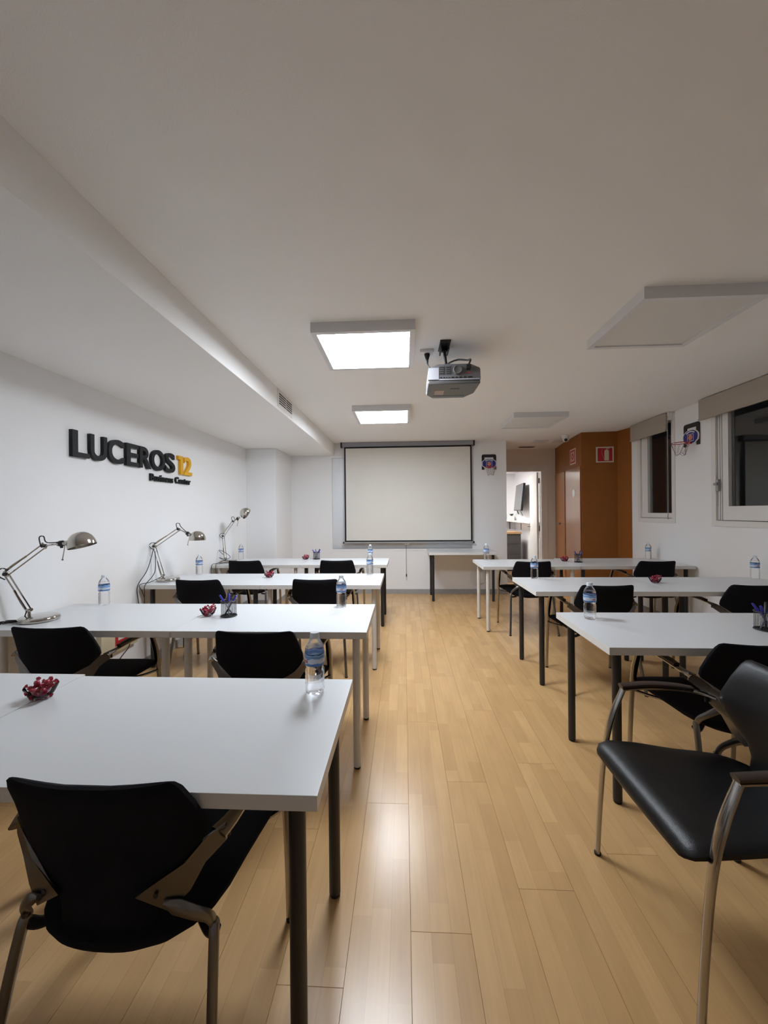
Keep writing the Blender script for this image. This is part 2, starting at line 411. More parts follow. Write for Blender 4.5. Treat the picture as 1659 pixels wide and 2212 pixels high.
# corridor and the room beyond the door
FY = 7.45
bm = bm_new(); holes(bm, 'y', FY, FY + .10, 0.5, RX + .12, -0.05, CZ, [(1.82, 2.60, -0.06, 2.11)]); struct('wall_far', bm, M['warmwall'])
S('wall_corridor', M['warmwall'], (0.4, 0.5, BY + .12, FY, -0.05, CZ))
S('trim_2', M['trimw'], (1.73, 1.82, FY - .014, FY, 0, 2.20), (2.60, 2.70, FY - .014, FY, 0, 2.20), (1.82, 2.60, FY - .014, FY, 2.11, 2.20),
  (2.585, 2.60, FY, FY + .10, 0, 2.11), (1.82, 1.835, FY, FY + .10, 0, 2.11), (1.835, 2.585, FY, FY + .10, 2.097, 2.11))
S('wall_far_room_back', M['farwall'], (0.6, 3.0, 10.0, 10.1, -0.05, 2.36))
S('wall_far_room_right', M['farwall'], (2.82, 2.92, FY + .10, 10.0, -0.05, 2.36))
S('wall_far_room_left', M['farwall'], (0.6, 0.7, FY + .10, 10.0, -0.05, 2.36))
S('ceiling_far_room', M['farwall'], (0.6, 3.0, FY + .10, 10.1, 2.30, 2.36))
# open door leaf, hinged on the right jamb
leaf = bpy.data.objects.new('door_1', None); C.objects.link(leaf); leaf['kind'] = 'structure'
leaf.location = (2.575, FY + .105, 0); leaf.rotation_euler = (0, 0, math.radians(82.5))
bm = bm_new(); box(bm, 0, .72, 0, .038, 0.008, 2.09, bev=.003); obj('door_panel', bm, M['trimw'], leaf, smooth=False)
for z in (1.93, 1.02, .2):
    bm = bm_new(); box(bm, -.018, .012, -.012, .0, z - .05, z + .05, bev=.003); obj('hinge', bm, M['hinge'], leaf, smooth=False)
bm = bm_new(); sweep(bm, [(.66, .038, 1.03), (.66, .085, 1.03), (.62, .095, 1.03), (.55, .095, 1.03)], .009, segs=8); obj('door_handle', bm, M['hinge'], leaf)
bm = bm_new(); box(bm, .30, .50, .038, .0395, 1.45, 1.78); obj('door_notice', bm, M['paper'], leaf, smooth=False)
# baseboards
S('baseboard_back', M['baseb'], (-1.885, 1.69, BY - .014, BY, 0, .075))
S('baseboard_left', M['baseb'], (LX, LX + .014, Y0, 5.66, 0, .075))
S('baseboard_right', M['baseb'], (RX - .014, RX, Y0, 5.62, 0, .075))
S('baseboard_pillar', M['baseb'], (LX + .014, -1.871, 5.646, 5.66, 0, .075), (-1.885, -1.871, 5.66, BY - .014, 0, .075))
# recessed metal panel behind the screen
pan = S('trim_3', M['steel'], (-1.20, 1.13, BY + .055, BY + .07, .745, 2.275), (.0, .004, BY + .052, BY + .055, .745, 2.275))
S('trim_4', M['wall'], (-1.215, 1.145, BY - .006, BY + .05, .715, .745))
# windows on the right wall
def window(name, w, gl, sash, handle):
    y0, y1, z0, z1 = w; a0, a1, b0, b1 = gl
    r = bpy.data.objects.new(name, None); C.objects.link(r); r['kind'] = 'structure'; r.location = (RX, (y0 + y1) / 2, z0)
    ox, oy, oz = r.location
    def P_(nm, m, *bb, bev=0.0):
        bm = bm_new()
        for q in bb: box(bm, q[0] - ox, q[1] - ox, q[2] - oy, q[3] - oy, q[4] - oz, q[5] - oz, bev=bev)
        return obj(nm, bm, m, r, smooth=False)
    cs = 0.055
    P_('casing', M['trimw'], (RX - .010, RX + .10, y0, y1, z0, z0 + cs), (RX - .010, RX + .10, y0, y0 + cs, z0 + cs, z1), (RX - .010, RX + .10, y1 - cs, y1, z0 + cs, z1), (RX - .010, RX + .10, y0 + cs, y1 - cs, z1 - .03, z1))
    P_('sash', M['trimw'], (RX + .012, RX + .075, y0 + cs, y1 - cs, z0 + cs + .006, b0), (RX + .012, RX + .075, y0 + cs, a0, b0, b1), (RX + .012, RX + .075, a1, y1 - cs - .006, b0, b1), (RX + .012, RX + .075, y0 + cs, y1 - cs, b1, z1 - .03))
    P_('pane', M['pane'], (RX + .045, RX + .051, a0, a1, b0, b1))
    if handle:
        P_('sash_channel', M['greyp'], (RX + .008, RX + .012, y1 - cs - .035, y1 - cs - .030, z0 + cs, z1 - .05), (RX + .008, RX + .012, y1 - cs - .060, y1 - cs - .055, z0 + cs, z1 - .05))
        P_('window_handle', M['greyp'], (RX - .018, RX + .012, y1 - .095, y1 - .06, 1.54, 1.66), (RX - .035, RX - .018, y1 - .10, y1 - .055, 1.60, 1.625), bev=.004)
    return r
window('window_1', W1, (4.83, 5.29, 1.315, 2.42), True, False)
window('window_2', W2, (2.90, 4.015, 1.385, 2.42), True, True)
S('wall_court_outside', mat('courtyard_render', (0.10, 0.10, 0.09), .9, noise=(3, .3)), (4.6, 4.7, 0, 8.5, -.05, 4.0))
S('trim_5', mat('courtyard_pipe', (0.30, 0.29, 0.28), .7), (4.45, 4.56, 3.45, 3.55, -.05, 2.0), (4.3, 4.58, 2.2, 3.42, 2.0, 2.06))

# ------------------------------------------------------------------ ceiling panels
def panel(label, x, y, on, group):
    t = thing('ceiling_light_panel', label, 'ceiling light', (x, y, CZ), 0, group); s = .318; i = .285
    bm = bm_new()
    for q in ((-s, s, -s, -i), (-s, s, i, s), (-s, -i, -i, i), (i, s, -i, i)): box(bm, *q, -.062, 0)
    obj('frame', bm, M['frame'], t, smooth=False)
    bm = bm_new(); box(bm, -i, i, -i, i, -.054, -.046); obj('diffuser', bm, M['diffon'] if on else M['diffoff'], t, smooth=False, label='glowing white diffuser' if on else 'unlit pale diffuser')
    return t
panel('lit square ceiling panel in front of the projector, nearer of the two glowing ones', -.238, 2.655, True, 'glowing ceiling panels')
panel('lit square ceiling panel nearest the projection screen, farther of the two glowing ones', -.232, 4.50, True, 'glowing ceiling panels')
panel('large unlit square ceiling panel at the upper right, nearer of the two dark ones', 1.575, 2.40, False, 'unlit ceiling panels')
panel('unlit square ceiling panel in front of the brown wall block, farther of the two dark ones', 1.62, 4.96, False, 'unlit ceiling panels')
t = thing('ceiling_light_panel', 'lit ceiling lamp of the small room beyond the open door', 'ceiling light', (1.7, 8.75, 2.30))
bm = bm_new(); box(bm, -.31, .31, -.31, .31, -.05, 0); obj('frame', bm, M['frame'], t, smooth=False)
bm = bm_new(); box(bm, -.285, .285, -.285, .285, -.056, -.0505); obj('diffuser', bm, M['faron'], t, smooth=False)
for (x, y, lb) in ((2.28, 6.62, 'flat square unlit lamp on the corridor ceiling above the doorway, left one'), (2.60, 6.56, 'flat square unlit lamp on the corridor ceiling beside the security camera')):
    t = thing('corridor_lamp', lb, 'ceiling light', (x, y, CZ), 0, 'flat lamps on the corridor ceiling')
    bm = bm_new(); box(bm, -.11, .11, -.11, .11, -.016, 0, bev=.004); obj('rim', bm, M['frame'], t, smooth=False)
    bm = bm_new(); box(bm, -.095, .095, -.095, .095, -.0185, -.0163); obj('diffuser', bm, M['diffoff'], t, smooth=False)
t = thing('ceiling_vent', 'narrow dark slotted vent on the corridor ceiling before the doorway', 'vent', (2.22, 7.12, CZ))
bm = bm_new(); box(bm, -.15, .15, -.06, .06, -.012, 0, bev=.003); obj('frame', bm, M['frame'], t, smooth=False)
for k in range(4):
    bm = bm_new(); box(bm, -.13, .13, -.045 + k * .024, -.031 + k * .024, -.0155, -.0123); obj('slot', bm, M['dark'], t, smooth=False)
# air grille in the duct face
t = thing('air_grille', 'white rectangular air grille with dark slots in the side of the ceiling duct', 'vent', (BEX, 3.75, 2.425))
bm = bm_new(); box(bm, 0, .006, -.235, .235, -.085, .085, bev=.002); obj('faceplate', bm, M['trimw'], t, smooth=False)
bm = bm_new(); box(bm, .006, .0075, -.19, .21, -.055, .055); obj('backing', bm, M['dark'], t, smooth=False)
for k in range(6):
    bm = bm_new(); z = -.055 + k * .022; box(bm, .0076, .0090, -.19, .21, z - .0045, z + .0045); o = obj('slat', bm, M['trimw'], t, smooth=False)
bm = bm_new(); box(bm, .0076, .0095, .006, .014, -.055, .055); obj('divider', bm, M['trimw'], t, smooth=False)

# ------------------------------------------------------------------ projection screen
t = thing('projection_screen', 'pull-down projection screen with black border hanging on the back wall', 'projection screen', (.065, BY, .84))
def tb(nm, m, *bb, bev=0.0, label=None):
    bm = bm_new()
    for q in bb: box(bm, *q, bev=bev)
    return obj(nm, bm, m, t, smooth=False, label=label)
tb('casing', M['casing'], (-1.075, 1.075, -.09, -.012, 1.605, 1.672), bev=.008)
for s in (-1, 1): tb('end_cap', M['black'], (min(s * 1.076, s * 1.10), max(s * 1.076, s * 1.10), -.098, -.006, 1.59, 1.675), bev=.006)
tb('screen_border', M['screenb'], (-1.045, 1.055, -.052, -.049, .028, 1.606))
tb('screen_sheet', M['screen'], (-1.02, 1.03, -.0545, -.0525, .05, 1.58))
tb('bottom_bar', M['greyp'], (-1.055, 1.065, -.066, -.036, .004, .027), bev=.006)
for s in (-1.066, 1.076): tb('bar_end', M['black'], (s - .01, s + .01, -.07, -.032, -.002, .03), bev=.004)
bm = bm_new(); sweep(bm, [(-.06, -.052, .003), (-.04, -.054, -.02), (.0, -.054, -.02), (.02, -.052, .003)], .004, segs=6); obj('pull_ring', bm, M['white'], t)
bm = bm_new(); sweep(bm, [(-.03, -.054, -.02), (-.03, -.053, -.25), (-.029, -.053, -.50)], .003, segs=6); pc = obj('pull_cord', bm, M['cord'], t)
bm = bm_new(); lathe(bm, [(0, 0), (.008, 0), (.010, .03), (.004, .05), (0, .05)], 10); obj('cord_weight', bm, M['black'], pc, (-.029, -.053, -.55))

# ------------------------------------------------------------------ projector
PX, PY, PZ = .352, 2.68, 2.254
t = thing('projector', 'dark grey projector hanging upside down from the ceiling on a black pole', 'projector', (PX, PY, PZ)); t.scale = (1.12, 1.12, 1.12); HT = (CZ - PZ) / 1.12     # HT: ceiling height in the projector's own units
def sect(pts, y): return [(x, y, z) for x, z in pts]
rear = [(-.158, 0), (.160, 0), (.162, .012), (.160, .075), (.10, .103), (-.095, .103), (-.155, .078), (-.158, .012)]
bm = bm_new()
A = [bm.verts.new((x, 0, z)) for x, z in rear]; B = [bm.verts.new((x * .98, .28, z)) for x, z in rear]
for i in range(8): bm.faces.new((A[i], A[(i + 1) % 8], B[(i + 1) % 8], B[i]))
bm.faces.new(A[::-1]); bm.faces.new(B)
bmesh.ops.bevel(bm, geom=bm.edges[:], offset=.004, segments=2, affect='EDGES')
obj('body', bm, M['projg'], t)
bm = bm_new()                                    # cover, with cut corners at its front
prism(bm, [(-.157, -.003), (.159, -.003), (.155, .20), (.105, .29), (-.115, .29), (-.157, .22)], -.020, .0, None, .004)
obj('cover', bm, M['projd'], t)
bm = bm_new(); box(bm, -.155, -.092, -.0025, -.0003, .008, .080); box(bm, -.092, .155, -.0015, -.0003, .004, .012); obj('painted_glare_panel', bm, M['projglare'], t, smooth=False)  # left plate paints in the lit ceiling panel's reflection, lower strip matches it
for k in range(2):
    bm = bm_new(); box(bm, -.088 + k * .04, -.058 + k * .04, -.003, -.0002, .038, .088); g = obj('vent_grille', bm, M['projd'], t, smooth=False)
    for j in range(4):
        bm = bm_new(); box(bm, -.086 + k * .04, -.060 + k * .04, -.0042, -.0031, .042 + j * .012, .047 + j * .012); obj('slit', bm, M['dark'], g, smooth=False)
bm = bm_new(); lathe(bm, [(0, .012), (.017, .012), (.024, .016), (.028, .010), (.028, 0), (0, 0)], 28); o = obj('round_knob', bm, M['projd'], t, (.022, -.0005, .063), (PI / 2, 0, 0))
for x, w in ((-.078, .008), (-.06, .006), (-.045, .004), (-.03, .004), (-.008, .012), (.016, .012), (.04, .014), (.066, .014), (.098, .026)):
    bm = bm_new(); box(bm, x - w / 2, x + w / 2, -.0035, -.0002, .016, .023); obj('port', bm, M['dark'], t, smooth=False)
bm = bm_new(); box(bm, .078, .104, -.003, -.0002, .043, .050); obj('port_tab', bm, mat('red_plastic', (.5, .09, .06), .5), t, smooth=False)
bm = bm_new(); box(bm, -.105, -.045, .125, .215, -.0212, -.0202); obj('sticker', bm, M['sticker'], t, smooth=False, label='worn paper sticker')
bm = bm_new(); box(bm, -.012, .045, .09, .098, -.0209, -.0202); obj('badge', bm, M['dark'], t, smooth=False)
bm = bm_new(); box(bm, -.13, .13, .279, .284, .015, .07); box(bm, -.11, .10, .245, .288, -.0215, -.0202); obj('front_window', bm, M['lens'], t, smooth=False)
bm = bm_new(); sweep(bm, [(-.052, .05, HT - .02), (-.046, .06, .17), (-.036, .08, .10)], .0095, segs=10); sweep(bm, [(-.052, .05, HT - .035), (-.052, .05, HT - .004)], .018, segs=10, smooth=False)
obj('pole', bm, M['black'], t)
bm = bm_new(); box(bm, -.085, -.020, -.045, .11, HT - .010, HT, bev=.003); box(bm, -.080, -.072, -.01, .09, HT - .045, HT - .010); box(bm, -.034, -.026, -.01, .09, HT - .045, HT - .010)
obj('ceiling_plate', bm, M['black'], t, smooth=False)
bm = bm_new(); box(bm, .072, .10, -.03, -.001, .062, .088, bev=.006); obj('plug', bm, M['black'], t)
bm = bm_new(); sweep(bm, [(.086, -.026, .086), (.098, -.02, .118), (.08, .0, .123), (.03, .03, .138), (-.02, .05, .128), (-.055, .08, .108)], .0055, segs=8)
sweep(bm, [(-.105, .05, .098), (-.128, .08, .105), (-.150, .10, .13), (-.155, .107, .158)], .0045, segs=8); obj('power_cord', bm, M['cord'], t)
bm = bm_new(); lathe(bm, [(0, 0), (.007, 0), (.008, .02), (.018, .05), (.019, .058), (0, .058)], 14); obj('wall_plug', bm, M['black'], t, (-.155, .107, HT - .082))
t = thing('ceiling_socket', 'white double socket box on the ceiling next to the projector pole', 'socket', (.175, 2.80, CZ))
bm = bm_new(); box(bm, -.048, .048, -.03, .03, -.024, 0, bev=.004); obj('box', bm, M['white'], t, smooth=False)
bm = bm_new(); box(bm, .012, .04, -.022, .022, -.0255, -.0242); obj('cover', bm, M['frame'], t, smooth=False)

# ------------------------------------------------------------------ wall lettering
t = thing('wall_lettering', 'raised black and yellow lettering reading LUCEROS 12 Business Center on the left wall', 'sign', (LX, 3.3, 1.75))
SG = [('L', 2.600, 2.748, 1.772, 1.960, 'k'), ('U', 2.757, 2.918, 1.769, 1.960, 'k'), ('C', 2.930, 3.105, 1.769, 1.963, 'k'), ('E', 3.132, 3.280, 1.772, 1.960, 'k'),
      ('R', 3.294, 3.450, 1.772, 1.960, 'k'), ('O', 3.452, 3.656, 1.769, 1.963, 'k'), ('S', 3.662, 3.822, 1.769, 1.963, 'k'), ('1', 3.880, 3.966, 1.772, 1.960, 'y'), ('2', 3.982, 4.136, 1.772, 1.963, 'y')]
for ch, a, b_, z0, z1, c in SG:
    if ch == '1': bm = prism(bm_new(), [(.42, 0), (1, 0), (1, 1), (0, 1), (0, .80), (.42, .80)], 0, 1)
    else: bm = textmesh(ch, 1.0, .05, .021)
    bm = fit(bm, b_ - a, z1 - z0, .028)
    bm.transform(basis((0.0005, a - 3.3, z0 - 1.75), (0, 1, 0), (0, 0, 1)))
    obj('letter', bm, M['sign' + c], t, smooth=False, label='yellow digit' if c == 'y' else None)
for wd, a, b_, z0 in (('Business', 3.452, 3.800, 1.672), ('Center', 3.842, 4.120, 1.675)):
    x = a; tot = 0; lets = []
    for ch in wd:
        bm = textmesh(ch, .1, .01, .0022); w = max(v.co.x for v in bm.verts) - min(v.co.x for v in bm.verts); lets.append((bm, w)); tot += w
    gap = .008; k = (b_ - a - gap * (len(wd) - 1)) / tot
    for bm, w in lets:
        lo = min(v.co.x for v in bm.verts); zlo = min(v.co.z for v in bm.verts)
        for v in bm.verts: v.co = Vector(((v.co.x - lo) * k, v.co.y * .90, (v.co.z - zlo)))
        bm.transform(basis((0.0005, x - 3.3, z0 - 1.75), (0, 1, 0), (0, 0, 1)))
        obj('small_letter', bm, M['signk'], t, smooth=False); x += w * k + gap

# ------------------------------------------------------------------ signs on the brown block
def sign(name, label, mtx, w, h, art):
    t = thing(name, label, 'sign', (0, 0, 0)); t.matrix_world = mtx
    bm = bm_new(); box(bm, 0, w, 0, h, 0.0005, .005, bev=.001); obj('border', bm, M['pale'], t, smooth=False)
    bm = bm_new(); box(bm, .022, w - .018, .018, h - .018, .0051, .0062); obj('red_field', bm, M['red'], t, smooth=False)
    art(t, w, h); return t
def ext(t, w, h):
    bm = bm_new(); prism(bm, [(.115, .028), (.178, .028), (.178, .168), (.168, .182), (.155, .188), (.138, .188), (.125, .182), (.115, .168)], .0063, .0075); obj('cylinder_symbol', bm, M['cream'], t, smooth=False)
    bm = bm_new(); sweep(bm, [(.15, .188, .007), (.15, .205, .007), (.185, .202, .007)], .006, .0006, segs=6, side=(1, 0, 0), smooth=False)
    sweep(bm, [(.15, .203, .007), (.10, .198, .007), (.078, .17, .007), (.085, .12, .007), (.112, .04, .007)], .004, .0006, segs=6, side=(0, 0, 1)); obj('hose_symbol', bm, M['cream'], t, smooth=False)
sign('extinguisher_sign', 'square red sign with a pale fire extinguisher symbol on the front of the brown block', basis((2.845, 5.899, 2.06), (.495, -.04, 0), (0, 0, 1)), .245, .23, ext)
def reel(t, w, h):
    bm = bm_new(); box(bm, .05, w - .05, .045, h - .045, .0063, .0070); obj('pale_square', bm, M['pink'], t, smooth=False)
    for r, nm, m in ((.05, 'red_ring', 'red'), (.02, 'ring_centre', 'pink')):
        bm = bm_new(); lathe(bm, [(0, 0), (r, 0), (r, .0008), (0, .0008)], 24); obj(nm, bm, M[m], t, (w / 2, h / 2, .0071 if r > .03 else .0080), smooth=False)
d2 = Vector((.07, .73, 0)).normalized()
sign('hose_reel_sign', 'square red sign with a round symbol over the glossy brown door', basis(Vector((2.645, 5.92, 2.085)) + d2 * .50, -d2, (0, 0, 1)), .26, .24, reel)
# security camera
t = thing('security_camera', 'small white dome security camera at the ceiling beside the brown block', 'camera', (2.50, 6.12, CZ))
bm = bm_new(); lathe(bm, [(0, 0), (.055, 0), (.055, -.03), (.05, -.05), (0, -.05)][::-1], 24); obj('mount', bm, M['white'], t)
bm = bm_new(); bmesh.ops.create_uvsphere(bm, u_segments=20, v_segments=12, radius=.044); h = obj('camera_ball', bm, M['white'], t, (0, 0, -.062))
bm = bm_new(); lathe(bm, [(0, .012), (.018, .010), (.024, 0), (0, 0)], 18); o = obj('lens', bm, M['lens'], h, (-.012, -.038, -.016)); o.rotation_euler = (math.radians(110), 0, math.radians(-17))

# ------------------------------------------------------------------ basketball hoops
def hoop(label, mtx):
    t = thing('toy_basketball_hoop', label, 'basketball hoop', (0, 0, 0), 0, 'toy basketball hoops on the walls'); t.matrix_world = mtx
    # local: x right, y up, z out of the wall ; origin at lower left of the black frame
    bm = bm_new(); o_ = [(0, 0), (.042, 0), (.042, .205), (.193, .205), (.193, 0), (.235, 0), (.235, .225), (.228, .242), (.212, .25), (.023, .25), (.007, .242), (0, .225)]
    prism(bm, o_, .001, .014, None, .002); obj('wall_bracket', bm, M['black'], t, smooth=False)
    def shield(k): return [(.1175 + k * x, .105 + k * y) for x, y in ([(-.122, 0.0), (-.116, -.045), (-.06, -.085), (.06, -.085), (.116, -.045), (.122, 0)] + [(.122 * math.cos(a), .075 * math.sin(a)) for a in [PI * j / 14 for j in range(1, 14)]])]
    bm = bm_new(); prism(bm, shield(1.0), .0145, .021); obj('backboard_rim', bm, M['white'], t, smooth=False)
    bm = bm_new(); prism(bm, shield(.89), .0211, .0225); b = obj('backboard', bm, M['blue'], t, smooth=False)
    bm = bm_new(); sweep(bm, [(.055, .142, .0229), (.1175, .158, .0229), (.18, .142, .0229)], .007, .0004, side=(0, 1, 0), segs=6); obj('white_arc', bm, M['white'], b, smooth=False)
    bm = bm_new()
    for q in ((.07, .165, .125, .130), (.07, .165, .05, .055), (.07, .075, .055, .125), (.16, .165, .055, .125)): box(bm, q[0], q[1], q[2], q[3], .0226, .0233)
    obj('target_square', bm, M['white'], b, smooth=False)
    bm = bm_new(); lathe(bm, [(0, 0), (.031, 0), (.031, .001), (0, .001)], 20); obj('ball_print', bm, M['orange'], b, (.1175, .092, .0226), smooth=False)
    bm = bm_new(); cy, cz, R = .032, .13, .085
    sweep(bm, [(.1175 + R * math.cos(a), cy, cz + R * math.sin(a)) for a in [2 * PI * k / 24 for k in range(25)]], .0045, segs=6, smooth=False)
    box(bm, .09, .145, cy - .012, cy + .012, .022, .05, bev=.003); obj('rim', bm, M['hoopred'], t)
    for k in range(12):                          # net cords
        a = 2 * PI * k / 12; pts = []
        for s in (1, -1):
            bm = bm_new(); P1 = []
            for j in range(6):
                f = j / 5; r = R * (1 - .42 * f) ; aa = a + s * .52 * f
                P1.append((.1175 + r * math.cos(aa), cy - .115 * f, cz + r * math.sin(aa)))
            sweep(bm, P1, .0015, segs=4, n=2); obj('net_cord', bm, M['net'] if k % 4 else M['netk'], t)
    bm = bm_new(); r = R * .56
    sweep(bm, [(.1175 + r * math.cos(2 * PI * k / 24), cy - .125 + .012 * math.sin(2 * PI * k / 24 * 4), cz + r * math.sin(2 * PI * k / 24)) for k in range(25)], .0022, segs=4, smooth=False); obj('net_hem', bm, M['netk'], t)
    return t
hoop('toy basketball hoop with blue backboard on the back wall beside the projection screen', basis((1.29, BY, 2.04), (1, 0, 0), (0, 0, 1)))
hoop('toy basketball hoop with blue backboard on the right wall between the two windows', basis((RX, 4.59, 2.06), (0, -1, 0), (0, 0, 1)))

# ------------------------------------------------------------------ roller blinds
def blind(label, y0, y1):
    t = thing('roller_blind', label, 'blind', (RX - .012, (y0 + y1) / 2, CZ), 0, 'beige roller blinds over the windows'); w = (y1 - y0) / 2
    bm = bm_new(); box(bm, -.062, -.05, -w + .03, w, -.205, -.008); obj('blind_fabric', bm, M['blind'], t, smooth=False)
    bm = bm_new(); box(bm, -.070, -.040, -w + .03, w, -.222, -.203, bev=.006); obj('bottom_rail', bm, M['blind'], t, smooth=False)
    for s in (-1, 1):
        bm = bm_new(); y = s * (w - .012) if s > 0 else -w + .012
        box(bm, -.05, -.002, y - .01, y + .01, -.10, -.002, bev=.003); obj('bracket', bm, M['trimw'], t, smooth=False)
    bm = bm_new(); sweep(bm, [(-.026, -w + .03, -.05), (-.026, w - .03, -.05)], .022, segs=14, smooth=False); obj('roller', bm, M['blind'], t)
    bm = bm_new(); L_ = 1.18
    sweep(bm, [(-.05, -w + .014, -.05), (-.052, -w + .013, -L_), (-.05, -w + .022, -L_ - .03), (-.048, -w + .032, -L_), (-.048, -w + .030, -.05)], .0022, segs=5, n=3); obj('blind_chain', bm, M['greyp'], t)
blind('beige roller blind raised over the narrow far window next to the brown block', 4.765, 5.52)
blind('wide beige roller blind raised over the near right window', 2.72, 4.28)

# ------------------------------------------------------------------ tables
def table(label, x0, x1, y0, y1, legm, group, rz=0.0, split=None):
    cx, cy = (x0 + x1) / 2, (y0 + y1) / 2; w, d = (x1 - x0) / 2, (y1 - y0) / 2
    t = thing('table', label, 'table', (cx, cy, 0), rz, group)
    bm = bm_new(); box(bm, -w, w, -d, d, .705, .74, bev=.0012)
    for f in bm.faces:
        if abs(f.normal.z) < .5: f.material_index = 1
    obj('tabletop', bm, [M['top'], M['edge']], t, smooth=False)
    for sx in (-1, 1):
        for sy in (-1, 1):
            lm = legm if not split else (split[0] if sx < 0 else split[1])
            x, y = sx * (w - .062), sy * (d - .062)
            bm = bm_new(); lathe(bm, [(0, .012), (.020, .012), (.020, .698), (.022, .700), (0, .700)], 20)
            l = obj('leg', bm, M[lm], t, (x, y, 0), label='white steel leg' if lm == 'legw' else 'black steel leg')
            bm = bm_new(); lathe(bm, [(0, 0), (.017, 0), (.0185, .003), (.0185, .014), (0, .014)], 16); obj('foot', bm, M['rubber'], l)
            bm = bm_new(); box(bm, -.05, .05, -.05, .05, .7005, .7049, bev=.001); obj('leg_plate', bm, M['greyp'], l, smooth=False)
    return t
G = 'white tables in rows'
table('white table with black legs nearest the camera at lower left', -1.24, -.195, .842, 1.435, 'legb', G)
table('white table nearest the camera in the left corner, holding the nearest bowl of sweets', -2.30, -1.243, .862, 1.452, 'legb', G)
table('white table with white legs in the second left row, its free end on the aisle', -1.24, -.197, 1.998, 2.61, 'legw', G)
table('white table in the second left row against the left wall, carrying the nearest desk lamp', -2.30, -1.243, 1.998, 2.61, 'legw', G)
table('white table with white legs in the third left row, its free end on the aisle', -1.24, -.202, 3.29, 3.92, 'legw', G)
table('white table in the third left row against the left wall, under the middle desk lamp', -2.30, -1.243, 3.29, 3.92, 'legb', G)
table('white table with black legs in the farthest left row, its free end on the aisle', -1.24, -.200, 4.56, 5.22, 'legb', G)
table('white table in the farthest left row against the left wall, under the farthest desk lamp', -2.30, -1.243, 4.56, 5.22, 'legw', G)
table('white table with black legs in the nearest right row, its free end on the aisle', .92, 2.00, 1.80, 2.415, 'legb', G)
table('white table in the nearest right row against the window wall, mostly out of view', 2.003, 3.08, 1.80, 2.415, 'legb', G)
table('white table with black legs in the second right row, its free end on the aisle', 1.005, 2.06, 3.03, 3.68, 'legb', G)
table('white table in the second right row against the window wall', 2.063, 3.15, 3.03, 3.68, 'legb', G)
table('white table with white legs in the farthest right row, its free end on the aisle', .88, 1.935, 4.38, 5.05, 'legw', G)
table('white table in the farthest right row against the right wall', 1.938, 3.17, 4.40, 5.13, 'legb', G)
table('lone white table with black legs standing against the back wall under the screen corner', .375, 1.40, 5.87, 6.44, 'legb', G)

